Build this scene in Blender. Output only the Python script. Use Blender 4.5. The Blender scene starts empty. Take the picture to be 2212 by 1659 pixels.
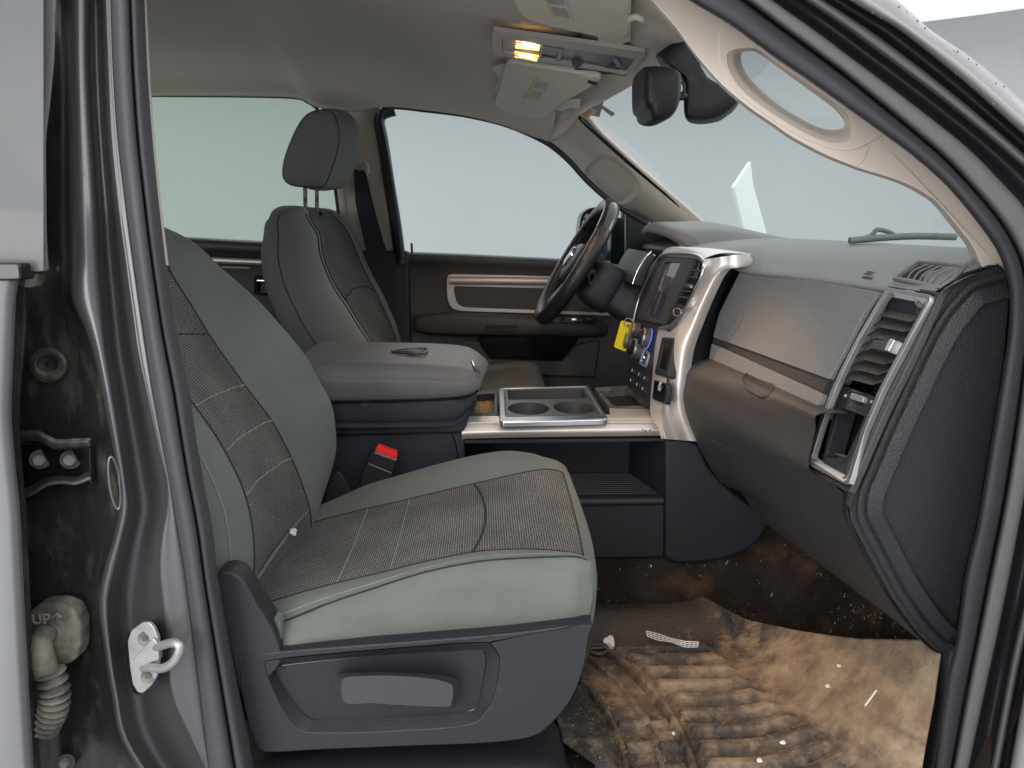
import bpy, bmesh, math, random
from mathutils import Vector, Matrix, Quaternion
random.seed(7)
S = bpy.context.scene
COL = S.collection
# ---------------------------------------------------------------- camera, world, lights, exposure
FPX, CXP, CYP = 1640.0, 1106.0, 829.5          # focal length in pixels of a 2212 wide frame
YAW, PITCH = math.radians(2.3), math.radians(11.9)
cam = bpy.data.cameras.new('camera'); cam.sensor_width = 36; cam.lens = 36 * FPX / 2212
cam.clip_start = 0.05; cam.clip_end = 100
camo = bpy.data.objects.new('camera', cam); COL.objects.link(camo)
camo.rotation_euler = (math.radians(90) - PITCH, 0, -YAW)
S.camera = camo
W = bpy.data.worlds.new('World'); S.world = W; W.use_nodes = True
W.node_tree.nodes['Background'].inputs[0].default_value = (0.9, 0.95, 1, 1)
W.node_tree.nodes['Background'].inputs[1].default_value = 0.02
S.view_settings.view_transform = 'Standard'; S.view_settings.look = 'None'
S.view_settings.exposure = 0.14; S.view_settings.gamma = 1

def area(name, loc, target, sx, sy, power, color):
    l = bpy.data.lights.new(name, 'AREA'); l.shape = 'RECTANGLE'; l.size = sx; l.size_y = sy
    l.energy = power; l.color = color
    o = bpy.data.objects.new(name, l); COL.objects.link(o); o.location = loc
    o.rotation_euler = (Vector(target) - Vector(loc)).to_track_quat('-Z', 'Y').to_euler()
    return o
area('booth_ceiling_light', (0.5, -1.2, 1.60), (0.5, -0.6, -1), 5.5, 2.6, 120, (1.0, 0.99, 0.98))
area('booth_front_light', (4.0, 2.2, 1.60), (3.0, 2.2, -1), 2.6, 5.0, 165, (0.97, 0.99, 1.0))
area('booth_far_light', (-0.5, 5.2, 1.60), (-0.5, 5.0, -1), 6.0, 2.0, 60, (0.97, 0.99, 1.0))
area('booth_side_light', (-2.4, -2.4, 0.15), (0.6, 1.6, -0.2), 2.6, 2.4, 120, (1.0, 0.985, 0.97))

# ---------------------------------------------------------------- pixel rays (photo frame 2212 x 1659)
F_ = Vector((math.sin(YAW) * math.cos(PITCH), math.cos(YAW) * math.cos(PITCH), -math.sin(PITCH)))
R_ = Vector((math.cos(YAW), -math.sin(YAW), 0)); U_ = R_.cross(F_)
def ray(px, py): return F_ + R_ * ((px - CXP) / FPX) + U_ * (-(py - CYP) / FPX)
def P(px, py, Y=None, X=None, Z=None):
    r = ray(px, py)
    t = Y / r.y if Y is not None else (X / r.x if X is not None else Z / r.z)
    return r * t
def PL(a, b, c):
    n = (b - a).cross(c - a).normalized()
    if n.dot(a) > 0: n = -n            # faces the camera
    return (a, n)
def on(pl, px, py, off=0.0):
    r = ray(px, py); return r * ((pl[0] + pl[1] * off).dot(pl[1]) / r.dot(pl[1]))
def tilt(px, py, Yb, k=0.24):          # body side plane, leaning inwards above the belt line
    r = ray(px, py)
    if r.z <= 0: return r * (Yb / r.y)
    return r * (Yb / (r.y - k * r.z))
def V(*a): return Vector(a)

# ---------------------------------------------------------------- materials
MATS = {}
def mat(name, col, rough=0.5, metal=0.0, bump=None, var=None, coat=0.0, spec=0.5, sheen=0.0, dirt=None, emit=None):
    m = bpy.data.materials.new(name); m.use_nodes = True; nt = m.node_tree; N = nt.nodes; L = nt.links
    b = N['Principled BSDF']; b.inputs['Base Color'].default_value = (*col, 1)
    b.inputs['Roughness'].default_value = rough; b.inputs['Metallic'].default_value = metal
    b.inputs['Coat Weight'].default_value = coat; b.inputs['Specular IOR Level'].default_value = spec
    b.inputs['Coat Roughness'].default_value = 0.08
    if sheen: b.inputs['Sheen Weight'].default_value = sheen
    tc = N.new('ShaderNodeTexCoord'); last = None
    src = None
    if var:                                    # (scale, amount): soft mottling of the base colour
        nz = N.new('ShaderNodeTexNoise'); nz.inputs['Scale'].default_value = var[0]; nz.inputs['Detail'].default_value = 6
        L.new(tc.outputs['Object'], nz.inputs['Vector'])
        mx = N.new('ShaderNodeMix'); mx.data_type = 'RGBA'
        mx.inputs[6].default_value = (*[c * (1 - var[1]) for c in col], 1)
        mx.inputs[7].default_value = (*[min(1, c * (1 + var[1])) for c in col], 1)
        mr = N.new('ShaderNodeMapRange'); mr.inputs[1].default_value = 0.3; mr.inputs[2].default_value = 0.7
        L.new(nz.outputs['Fac'], mr.inputs[0]); L.new(mr.outputs[0], mx.inputs[0]); src = mx.outputs[2]
        rr = N.new('ShaderNodeMapRange'); rr.inputs[3].default_value = rough * 0.85; rr.inputs[4].default_value = min(1, rough * 1.15)
        L.new(nz.outputs['Fac'], rr.inputs[0]); L.new(rr.outputs[0], b.inputs['Roughness'])
    if dirt:                                   # (colour, scale, lo, hi[, stretch])
        nz = N.new('ShaderNodeTexNoise'); nz.inputs['Scale'].default_value = dirt[1]; nz.inputs['Detail'].default_value = 9
        nz.inputs['Roughness'].default_value = 0.68
        mp = N.new('ShaderNodeMapping'); mp.inputs['Scale'].default_value = dirt[4] if len(dirt) > 4 else (1, 1, 1)
        L.new(tc.outputs['Object'], mp.inputs['Vector']); L.new(mp.outputs[0], nz.inputs['Vector'])
        mr = N.new('ShaderNodeMapRange'); mr.inputs[1].default_value = dirt[2]; mr.inputs[2].default_value = dirt[3]
        L.new(nz.outputs['Fac'], mr.inputs[0])
        mx = N.new('ShaderNodeMix'); mx.data_type = 'RGBA'; L.new(mr.outputs[0], mx.inputs[0])
        if src: L.new(src, mx.inputs[6])
        else: mx.inputs[6].default_value = (*col, 1)
        mx.inputs[7].default_value = (*dirt[0], 1); src = mx.outputs[2]
        r2 = N.new('ShaderNodeMapRange'); r2.inputs[3].default_value = rough; r2.inputs[4].default_value = 0.85
        L.new(mr.outputs[0], r2.inputs[0]); L.new(r2.outputs[0], b.inputs['Roughness'])
        if metal:
            r3 = N.new('ShaderNodeMapRange'); r3.inputs[3].default_value = metal; r3.inputs[4].default_value = 0
            L.new(mr.outputs[0], r3.inputs[0]); L.new(r3.outputs[0], b.inputs['Metallic'])
    if src: L.new(src, b.inputs['Base Color'])
    if bump:                                   # (kind, scale, strength)
        if bump[0] == 'grain':
            t = N.new('ShaderNodeTexVoronoi'); t.feature = 'SMOOTH_F1'; t.inputs['Scale'].default_value = bump[1]; o = t.outputs['Distance']
        else:
            t = N.new('ShaderNodeTexNoise'); t.inputs['Scale'].default_value = bump[1]; t.inputs['Detail'].default_value = 5; o = t.outputs['Fac']
        L.new(tc.outputs['Object'], t.inputs['Vector'])
        bp = N.new('ShaderNodeBump'); bp.inputs['Strength'].default_value = bump[2]; bp.inputs['Distance'].default_value = 0.002
        L.new(o, bp.inputs['Height']); L.new(bp.outputs[0], b.inputs['Normal'])
    if emit:
        b.inputs['Emission Color'].default_value = (*emit[0], 1); b.inputs['Emission Strength'].default_value = emit[1]
    MATS[name] = m; return m

def weave(name, thread, hole, su, sv, bump=0.5, amt=1.0):
    """woven cloth on UVs measured in metres"""
    m = bpy.data.materials.new(name); m.use_nodes = True; nt = m.node_tree; N = nt.nodes; L = nt.links
    b = N['Principled BSDF']; b.inputs['Roughness'].default_value = 0.9; b.inputs['Specular IOR Level'].default_value = 0.2
    b.inputs['Sheen Weight'].default_value = 0.08
    tc = N.new('ShaderNodeTexCoord')
    nz = N.new('ShaderNodeTexNoise'); nz.inputs['Scale'].default_value = 400; L.new(tc.outputs['UV'], nz.inputs['Vector'])
    ad = N.new('ShaderNodeMix'); ad.data_type = 'RGBA'; ad.blend_type = 'LINEAR_LIGHT'; ad.inputs[0].default_value = 0.0012
    L.new(tc.outputs['UV'], ad.inputs[6]); L.new(nz.outputs['Color'], ad.inputs[7])
    mp = N.new('ShaderNodeMapping'); mp.inputs['Scale'].default_value = (su, sv, 1); L.new(ad.outputs[2], mp.inputs['Vector'])
    br = N.new('ShaderNodeTexBrick'); br.inputs['Scale'].default_value = 1; br.inputs['Mortar Size'].default_value = 0.14
    br.inputs['Mortar Smooth'].default_value = 0.6; br.inputs['Brick Width'].default_value = 1.0; br.inputs['Row Height'].default_value = 0.55
    br.inputs['Color1'].default_value = (*hole, 1); br.inputs['Color2'].default_value = (*[c * 1.6 for c in hole], 1)
    br.inputs['Mortar'].default_value = (*thread, 1)
    L.new(mp.outputs[0], br.inputs['Vector'])
    n2 = N.new('ShaderNodeTexNoise'); n2.inputs['Scale'].default_value = 9; n2.inputs['Detail'].default_value = 5; L.new(tc.outputs['UV'], n2.inputs['Vector'])
    mr = N.new('ShaderNodeMapRange'); mr.inputs[1].default_value = 0.35; mr.inputs[2].default_value = 0.7; mr.inputs[3].default_value = 0.8; mr.inputs[4].default_value = 1.25
    L.new(n2.outputs['Fac'], mr.inputs[0])
    n3 = N.new('ShaderNodeTexNoise'); n3.inputs['Scale'].default_value = 330; n3.inputs['Detail'].default_value = 2; L.new(tc.outputs['UV'], n3.inputs['Vector'])
    m3 = N.new('ShaderNodeMapRange'); m3.inputs[1].default_value = 0.25; m3.inputs[2].default_value = 0.75; m3.inputs[3].default_value = 0.5; m3.inputs[4].default_value = 1.5
    L.new(n3.outputs['Fac'], m3.inputs[0])
    mm = N.new('ShaderNodeMath'); mm.operation = 'MULTIPLY'; L.new(mr.outputs[0], mm.inputs[0]); L.new(m3.outputs[0], mm.inputs[1])
    mu = N.new('ShaderNodeVectorMath'); mu.operation = 'SCALE'; L.new(br.outputs['Color'], mu.inputs[0]); L.new(mm.outputs[0], mu.inputs[3])
    L.new(mu.outputs[0], b.inputs['Base Color'])
    bp = N.new('ShaderNodeBump'); bp.inputs['Strength'].default_value = bump; bp.inputs['Distance'].default_value = 0.0015
    L.new(br.outputs['Fac'], bp.inputs['Height']); L.new(bp.outputs[0], b.inputs['Normal'])
    MATS[name] = m; return m

def glass(name, tint, refl=0.06):
    m = bpy.data.materials.new(name); m.use_nodes = True; nt = m.node_tree; N = nt.nodes; L = nt.links
    N.remove(N['Principled BSDF'])
    t = N.new('ShaderNodeBsdfTransparent'); t.inputs[0].default_value = (*tint, 1)
    g = N.new('ShaderNodeBsdfGlossy'); g.inputs['Roughness'].default_value = 0.02
    lw = N.new('ShaderNodeLayerWeight'); lw.inputs[0].default_value = 0.5
    pw_ = N.new('ShaderNodeMath'); pw_.operation = 'POWER'; L.new(lw.outputs['Facing'], pw_.inputs[0]); pw_.inputs[1].default_value = 5
    fr = N.new('ShaderNodeMapRange'); fr.inputs[3].default_value = 0.0; fr.inputs[4].default_value = 0.55; L.new(pw_.outputs[0], fr.inputs[0])
    mx = N.new('ShaderNodeMixShader'); L.new(fr.outputs[0], mx.inputs[0]); L.new(t.outputs[0], mx.inputs[1]); L.new(g.outputs[0], mx.inputs[2])
    L.new(mx.outputs[0], N['Material Output'].inputs[0]); MATS[name] = m; return m

GREENCLOTH = mat('grey_green_cloth', (0.127, 0.138, 0.125), 0.85, bump=('noise', 240, 0.45), var=(7, 0.12), spec=0.25, sheen=0.1, dirt=((0.23, 0.21, 0.155), 5, 0.60, 0.85))
DRIVERCLOTH = mat('smooth_grey_cloth', (0.155, 0.165, 0.160), 0.7, bump=('noise', 900, 0.2), var=(6, 0.1), spec=0.3)
FABRIC = weave('dark_woven_fabric', (0.205, 0.19, 0.178), (0.013, 0.012, 0.012), 108, 132)
FABRIC2 = weave('grey_woven_fabric', (0.10, 0.105, 0.10), (0.03, 0.032, 0.032), 110, 130)
DOORPL = mat('door_trim_plastic', (0.062, 0.060, 0.058), 0.55, bump=('grain', 420, 0.4), var=(4, 0.08))
DASH = mat('dash_plastic', (0.176, 0.174, 0.176), 0.52, bump=('grain', 420, 0.55), var=(4, 0.06))
DASHLOW = mat('lower_dash_plastic', (0.042, 0.041, 0.042), 0.55, bump=('grain', 420, 0.5), var=(5, 0.12), dirt=((0.10, 0.085, 0.07), 14, 0.66, 0.9))
CAP = mat('end_cap_plastic', (0.014, 0.016, 0.019), 0.5, bump=('grain', 560, 0.6), var=(5, 0.08))
LEVERM = mat('smooth_lever_plastic', (0.050, 0.052, 0.060), 0.42, bump=('grain', 900, 0.08))
TRIM = mat('seat_side_plastic', (0.021, 0.022, 0.027), 0.48, bump=('grain', 600, 0.4), var=(5, 0.10), dirt=((0.10, 0.09, 0.075), 22, 0.62, 0.85))
BLACKPL = mat('black_plastic', (0.017, 0.018, 0.022), 0.45, bump=('grain', 700, 0.25), var=(8, 0.1))
CONS = mat('console_plastic', (0.020, 0.022, 0.029), 0.5, bump=('grain', 500, 0.3), var=(6, 0.08))
ARML = mat('armrest_leather', (0.112, 0.108, 0.112), 0.48, bump=('grain', 380, 0.35), var=(5, 0.08))
GLOSSBLK = mat('gloss_black', (0.008, 0.008, 0.009), 0.16)
RUBBER = mat('black_rubber', (0.020, 0.020, 0.026), 0.6, bump=('noise', 300, 0.15), var=(10, 0.15), dirt=((0.08, 0.075, 0.07), 60, 0.68, 0.85))
BSEAL = mat('dusty_grey_seal', (0.055, 0.055, 0.062), 0.6, bump=('noise', 300, 0.2), dirt=((0.12, 0.115, 0.105), 50, 0.6, 0.85))
RUBGREY = mat('grey_satin_seal', (0.090, 0.092, 0.093), 0.65, bump=('noise', 500, 0.2), dirt=((0.16, 0.155, 0.15), 90, 0.62, 0.8))
PAINT = mat('dark_grey_metallic_paint', (0.115, 0.115, 0.122), 0.38, metal=0.55, coat=0.35, bump=('noise', 900, 0.03), dirt=((0.045, 0.042, 0.037), 12, 0.62, 0.80, (2, 2, .5)))
DOORPAINT = mat('grey_metallic_door_paint', (0.21, 0.215, 0.225), 0.55, metal=0.2, coat=0.1, var=(5, .05))
FSEAL = mat('grey_frame_seal', (0.20, 0.205, 0.215), 0.4, bump=('noise', 400, .15), dirt=((.09, .085, .075), 14, .55, .75, (2, 2, .4)))
SKINP = mat('pillar_skin_paint', (0.27, 0.265, 0.275), 0.42, metal=0.3, coat=0.4, var=(5, .04))
FRAMEP = mat('door_frame_paint', (0.095, 0.10, 0.105), 0.5, metal=0.2, coat=0.15, var=(5, .05))
JAMB = mat('dirty_black_jamb', (0.018, 0.018, 0.018), 0.38, coat=0.3, bump=('noise', 60, 0.25), dirt=((0.12, 0.11, 0.09), 16, 0.52, 0.85, (1.5, 1.5, .5)))
BEIGE = mat('beige_trim_plastic', (0.55, 0.48, 0.42), 0.5, bump=('grain', 900, 0.15), var=(3, 0.03))
HEAD = mat('headliner_cloth', (0.62, 0.58, 0.525), 0.95, bump=('noise', 1200, 0.35), spec=0.1)
VISOR = mat('visor_vinyl', (0.66, 0.62, 0.545), 0.65, bump=('noise', 700, 0.15), var=(5, 0.04))
SILVER = mat('satin_silver_trim', (0.68, 0.625, 0.585), 0.42, metal=0.55, var=(6, 0.05))
SATIN = mat('satin_chrome', (0.66, 0.67, 0.70), 0.28, metal=0.95)
CHROME = mat('chrome', (0.85, 0.85, 0.87), 0.08, metal=1)
STEEL = mat('zinc_plated_steel', (0.42, 0.43, 0.43), 0.45, metal=0.7, bump=('noise', 200, 0.2), var=(30, 0.15), dirt=((0.25, 0.24, 0.22), 50, 0.6, 0.85))
RUSTY = mat('tarnished_steel', (0.22, 0.18, 0.14), 0.45, metal=0.6, dirt=((0.10, 0.06, 0.035), 60, 0.45, 0.6))
CARPET = mat('black_carpet', (0.030, 0.022, 0.019), 0.95, bump=('noise', 700, 1.0), var=(9, 0.4), spec=0.1, dirt=((0.17, 0.09, 0.045), 7, 0.52, 0.85))
def mat_rubber():
    m = bpy.data.materials.new('muddy_rubber_mat'); m.use_nodes = True; nt = m.node_tree; N = nt.nodes; L = nt.links
    b = N['Principled BSDF']; tc = N.new('ShaderNodeTexCoord'); sp = N.new('ShaderNodeSeparateXYZ'); L.new(tc.outputs['Object'], sp.inputs[0])
    def noise(sc, det=6):
        n = N.new('ShaderNodeTexNoise'); n.inputs['Scale'].default_value = sc; n.inputs['Detail'].default_value = det; n.inputs['Roughness'].default_value = .65
        L.new(tc.outputs['Object'], n.inputs['Vector']); return n.outputs['Fac']
    def ma(op, a, c):
        x = N.new('ShaderNodeMath'); x.operation = op
        for k, v in enumerate((a, c)):
            if isinstance(v, (int, float)): x.inputs[k].default_value = v
            else: L.new(v, x.inputs[k])
        return x.outputs[0]
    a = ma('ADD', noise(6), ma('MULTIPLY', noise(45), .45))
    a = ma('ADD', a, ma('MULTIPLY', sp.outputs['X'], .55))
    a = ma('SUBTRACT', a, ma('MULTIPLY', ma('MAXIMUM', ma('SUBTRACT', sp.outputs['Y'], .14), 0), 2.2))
    def ramp(v, lo, hi):
        r = N.new('ShaderNodeMapRange'); r.inputs[1].default_value = lo; r.inputs[2].default_value = hi; L.new(v, r.inputs[0]); return r.outputs[0]
    def mix(f, c0, c1):
        x = N.new('ShaderNodeMix'); x.data_type = 'RGBA'; L.new(f, x.inputs[0])
        for k, c in ((6, c0), (7, c1)):
            if isinstance(c, tuple): x.inputs[k].default_value = (*c, 1)
            else: L.new(c, x.inputs[k])
        return x.outputs[2]
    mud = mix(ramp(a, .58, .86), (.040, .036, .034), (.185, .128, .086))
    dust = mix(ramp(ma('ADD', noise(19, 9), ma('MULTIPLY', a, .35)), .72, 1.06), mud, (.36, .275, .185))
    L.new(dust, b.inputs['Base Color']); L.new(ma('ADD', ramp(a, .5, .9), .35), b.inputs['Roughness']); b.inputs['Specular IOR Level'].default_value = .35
    bp = N.new('ShaderNodeBump'); bp.inputs['Strength'].default_value = .9; bp.inputs['Distance'].default_value = .003; L.new(noise(150, 8), bp.inputs['Height']); L.new(bp.outputs[0], b.inputs['Normal'])
    return m
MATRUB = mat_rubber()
BOOT = mat('dusty_rubber_boot', (0.075, 0.072, 0.064), 0.7, bump=('noise', 90, 0.4), dirt=((0.28, 0.255, 0.205), 14, 0.45, 0.65))
GROM = mat('dusty_grommet', (0.035, 0.034, 0.031), 0.55, dirt=((0.17, 0.15, 0.12), 18, 0.5, 0.7))
PAPER = mat('white_paper', (0.72, 0.70, 0.68), 0.8, var=(60, 0.06))
STICK = mat('label_paper', (0.62, 0.61, 0.56), 0.6, var=(40, 0.05))
INK = mat('grey_ink', (0.22, 0.22, 0.21), 0.7)
YELLOW = mat('yellow_tag', (0.85, 0.66, 0.01), 0.4)
RED = mat('red_plastic', (0.75, 0.03, 0.03), 0.3, emit=((1, 0.02, 0.02), 0.12))
AMBER = mat('amber_print', (0.75, 0.35, 0.05), 0.6)
LENS = mat('lit_lamp_lens', (1, 0.8, 0.5), 0.3, emit=((1.0, 0.50, 0.13), 3.2))
LENSH = mat('lit_bulb', (1, 0.9, 0.7), 0.3, emit=((1.0, 0.84, 0.50), 9))
BLUE = mat('blue_backlight', (0.05, 0.1, 0.5), 0.4, emit=((0.12, 0.22, 1.0), 0.7))
REDL = mat('red_backlight', (0.5, 0.02, 0.02), 0.4, emit=((1.0, 0.05, 0.06), 1.2))
WHITEL = mat('pale_lettering', (0.6, 0.62, 0.66), 0.5)
DARKTXT = mat('embossed_dark_letters', (0.02, 0.02, 0.02), 0.5)
STITCH = mat('sewing_thread', (0.26, 0.28, 0.25), 0.8)
SEAM = mat('dark_seam', (0.02, 0.022, 0.02), 0.9)
GLIGHT = glass('clear_tinted_glass', (0.90, 0.96, 0.955))
GREENG = glass('green_privacy_glass', (0.60, 0.70, 0.60))
WALLM = mat('white_booth_fabric', (0.60, 0.62, 0.635), 0.85, var=(0.6, 0.02))
CEILM = mat('white_booth_ceiling', (0.9, 0.9, 0.9), 0.9, emit=((1, 1, 1), .5))
FLOORM = mat('grey_booth_floor', (0.32, 0.33, 0.34), 0.6, var=(2, 0.1))
FOAM = mat('white_foam_panel', (0.82, 0.85, 0.84), 0.9, bump=('noise', 60, 0.3))

# touch screen, soft reflections painted into the base colour
def screen_mat():
    m = bpy.data.materials.new('touch_screen'); m.use_nodes = True; nt = m.node_tree; N = nt.nodes; L = nt.links
    b = N['Principled BSDF']; b.inputs['Roughness'].default_value = 0.12
    tc = N.new('ShaderNodeTexCoord'); nz = N.new('ShaderNodeTexNoise'); nz.inputs['Scale'].default_value = 45; nz.inputs['Detail'].default_value = 6
    mp = N.new('ShaderNodeMapping'); mp.inputs['Scale'].default_value = (1, 1, .35); L.new(tc.outputs['Object'], mp.inputs[0]); L.new(mp.outputs[0], nz.inputs['Vector'])
    cr = N.new('ShaderNodeValToRGB'); cr.color_ramp.elements[0].position = 0.42; cr.color_ramp.elements[0].color = (0.035, 0.03, 0.045, 1)
    cr.color_ramp.elements[1].position = 0.72; cr.color_ramp.elements[1].color = (0.16, 0.13, 0.20, 1)
    L.new(nz.outputs['Fac'], cr.inputs[0]); L.new(cr.outputs[0], b.inputs['Base Color'])
    return m
SCREENM = screen_mat()

# ---------------------------------------------------------------- geometry helpers
WO = {}
def thing(name, label, cat, loc=(0, 0, 0), group=None, kind=None):
    o = bpy.data.objects.new(name, None); COL.objects.link(o); o.empty_display_size = 0.05
    o.location = Vector(loc); WO[o.name] = Vector(loc)
    return tag(o, label, cat, group, kind)
def tag(o, label=None, cat=None, group=None, kind=None):
    if label: o['label'] = label
    if cat: o['category'] = cat
    if group: o['group'] = group
    if kind: o['kind'] = kind
    return o
def mk(name, vs, fs, m, parent=None, smooth=True, sharp=40, uv=None, bevel=0, bseg=2, origin=None):
    vs = [Vector(v) for v in vs]
    lo = Vector([min(v[i] for v in vs) for i in range(3)]); hi = Vector([max(v[i] for v in vs) for i in range(3)])
    c = Vector(origin) if origin else (lo + hi) / 2
    me = bpy.data.meshes.new(name); me.from_pydata([v - c for v in vs], [], fs); me.update()
    bm = bmesh.new(); bm.from_mesh(me); bmesh.ops.recalc_face_normals(bm, faces=bm.faces) if uv is None else None
    bm.to_mesh(me); bm.free()
    if uv is not None:
        ul = me.uv_layers.new(name='UVMap')
        for lp in me.loops: ul.data[lp.index].uv = uv[lp.vertex_index]
    me.materials.append(m)
    if smooth:
        for p in me.polygons: p.use_smooth = True
        try: me.set_sharp_from_angle(angle=math.radians(sharp))
        except Exception: pass
    o = bpy.data.objects.new(name, me); COL.objects.link(o); WO[o.name] = c
    if parent:
        o.parent = parent; o.location = c - WO[parent.name]
    else: o.location = c
    if bevel:
        b = o.modifiers.new('bevel', 'BEVEL'); b.width = bevel; b.segments = bseg; b.limit_method = 'ANGLE'; b.angle_limit = math.radians(35)
        try: b.harden_normals = True
        except Exception: pass
    return o
def cr_(p0, p1, p2, p3, t):
    return 0.5 * ((2 * p1) + (p2 - p0) * t + (2 * p0 - 5 * p1 + 4 * p2 - p3) * t * t + (3 * p1 - p0 - 3 * p2 + p3) * t * t * t)
def smooth(pts, k, closed=False):
    if k <= 1: return list(pts)
    n = len(pts); out = []
    rng = n if closed else n - 1
    for i in range(rng):
        if closed: a, b, c, d = pts[(i - 1) % n], pts[i], pts[(i + 1) % n], pts[(i + 2) % n]
        else:
            b, c = pts[i], pts[i + 1]
            a = pts[i - 1] if i else b + (b - c); d = pts[i + 2] if i + 2 < n else c + (c - b)
        for j in range(k): out.append(cr_(a, b, c, d, j / k))
    if not closed: out.append(pts[-1])
    return out
def resample(pts, n, closed=False):
    q = list(pts) + ([pts[0]] if closed else [])
    d = [0]
    for a, b in zip(q, q[1:]): d.append(d[-1] + (b - a).length)
    T = d[-1]; out = []; m = n if closed else n - 1; j = 0
    for i in range(n):
        s = T * i / m
        while j < len(d) - 2 and d[j + 1] < s: j += 1
        f = (s - d[j]) / max(1e-9, d[j + 1] - d[j]); out.append(q[j].lerp(q[j + 1], min(1, f)))
    return out
def grid(sections, ku=4, kv=4, closed=False):
    rows = [smooth(s, ku, closed) for s in sections]
    cols = [smooth([r[i] for r in rows], kv) for i in range(len(rows[0]))]
    return [[cols[i][j] for i in range(len(cols))] for j in range(len(cols[0]))]
def gridmesh(name, G, m, parent=None, closed=False, thick=0.0, sharp=50, caps=False, flip=False):
    nr, nc = len(G), len(G[0]); vs = [v for r in G for v in r]; fs = []
    for i in range(nr - 1):
        for j in range(nc if closed else nc - 1):
            a, b = i * nc + j, i * nc + (j + 1) % nc
            f = (a, b, b + nc, a + nc); fs.append(f[::-1] if flip else f)
    if caps:
        fs.append(tuple(range(nc))[::-1]); fs.append(tuple((nr - 1) * nc + j for j in range(nc)))
    uv = []
    vv = 0
    mid = nc // 2
    for i in range(nr):
        if i: vv += (G[i][mid] - G[i - 1][mid]).length
        u = 0
        for j in range(nc):
            if j: u += (G[i][j] - G[i][j - 1]).length
            uv.append((u, vv))
    if caps or closed:
        o = mk(name, vs, fs, m, parent, sharp=sharp)
    else:
        o = mk(name, vs, fs, m, parent, sharp=sharp, uv=uv)
    if thick:
        s = o.modifiers.new('solid', 'SOLIDIFY'); s.thickness = thick; s.offset = -1
    return o
def loft(name, sections, m, parent=None, ku=4, kv=4, **kw):
    return gridmesh(name, grid(sections, ku, kv, kw.get('closed', False)), m, parent, **kw)
def plate(name, outline, depth, m, parent=None, bevel=0.002, bseg=2, sharp=40):
    """solid of a planar outline, given depth vector behind the face"""
    n = len(outline); d = Vector(depth)
    vs = list(outline) + [p + d for p in outline]
    fs = [tuple(range(n)), tuple(range(2 * n - 1, n - 1, -1))] + [(i, n + i, n + (i + 1) % n, (i + 1) % n) for i in range(n)]
    return mk(name, vs, fs, m, parent, bevel=bevel, bseg=bseg, sharp=sharp)
def match(o, i):
    n = len(o); best = None
    for cand in (i, i[::-1]):
        for k in range(n):
            c = sum((o[q] - cand[(q + k) % n]).length for q in range(0, n, max(1, n // 16)))
            if best is None or c < best[0]: best = (c, cand, k)
    return [best[1][(q + best[2]) % n] for q in range(n)]
def ringplate(name, outer, inner, depth, m, parent=None, n=64, bevel=0.0015, bseg=2):
    o = resample(outer, n, True)
    i = resample(inner, n, True)
    # line up the start points and direction
    i = match(o, i); d = Vector(depth)
    vs = o + i + [p + d for p in o] + [p + d for p in i]; fs = []
    for q in range(n):
        r = (q + 1) % n
        fs += [(q, r, n + r, n + q), (2 * n + q, 3 * n + q, 3 * n + r, 2 * n + r), (q, 2 * n + q, 2 * n + r, r), (n + q, n + r, 3 * n + r, 3 * n + q)]
    return mk(name, vs, fs, m, parent, bevel=bevel, bseg=bseg)
def rc(pts, r, n=5):
    out = []; N = len(pts)
    for i, p in enumerate(pts):
        a, b = pts[i - 1], pts[(i + 1) % N]; ri = r[i] if isinstance(r, (list, tuple)) else r
        ra = min(ri, (a - p).length * 0.49); rb = min(ri, (b - p).length * 0.49)
        s = p + (a - p).normalized() * ra; e = p + (b - p).normalized() * rb
        for k in range(n + 1):
            t = k / n; out.append(s * (1 - t) ** 2 + p * 2 * t * (1 - t) + e * t * t)
    return out
def inset(pts, f):
    c = sum(pts, Vector()) / len(pts); return [c + (p - c) * f for p in pts]
def tube(name, path, r, m, parent=None, k=4, seg=12, closed=False, flat=None, caps=True):
    pts = smooth(path, k, closed); n = len(pts); G = []
    radii = r if callable(r) else (lambda t: r)
    tprev = None; nrm = None
    for i in range(n):
        if closed: t = (pts[(i + 1) % n] - pts[i - 1]).normalized()
        else: t = (pts[min(i + 1, n - 1)] - pts[max(i - 1, 0)]).normalized()
        if nrm is None:
            nrm = t.orthogonal().normalized()
            if flat is not None:
                f = Vector(flat[0]); nrm = (f - t * f.dot(t)).normalized()
        else:
            if flat is not None:
                f = Vector(flat[0]); nrm = (f - t * f.dot(t)).normalized()
            else: nrm = (nrm - t * nrm.dot(t)).normalized()
        bn = t.cross(nrm); rr = radii(i / (n - 1)); fl = flat[1] if flat else 1.0
        G.append([pts[i] + nrm * (math.cos(a) * rr * fl) + bn * (math.sin(a) * rr) for a in [2 * math.pi * q / seg for q in range(seg)]])
    if closed: G.append(G[0])
    vs = [v for row in G[:n] for v in row]; fs = []
    for i in range(n if closed else n - 1):
        for j in range(seg):
            a, b = i * seg + j, i * seg + (j + 1) % seg; i2 = ((i + 1) % n) * seg
            fs.append((a, b, i2 + (j + 1) % seg, i2 + j))
    if caps and not closed:
        fs.append(tuple(range(seg))[::-1]); fs.append(tuple((n - 1) * seg + j for j in range(seg)))
    return mk(name, vs, fs, m, parent, sharp=50)
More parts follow.
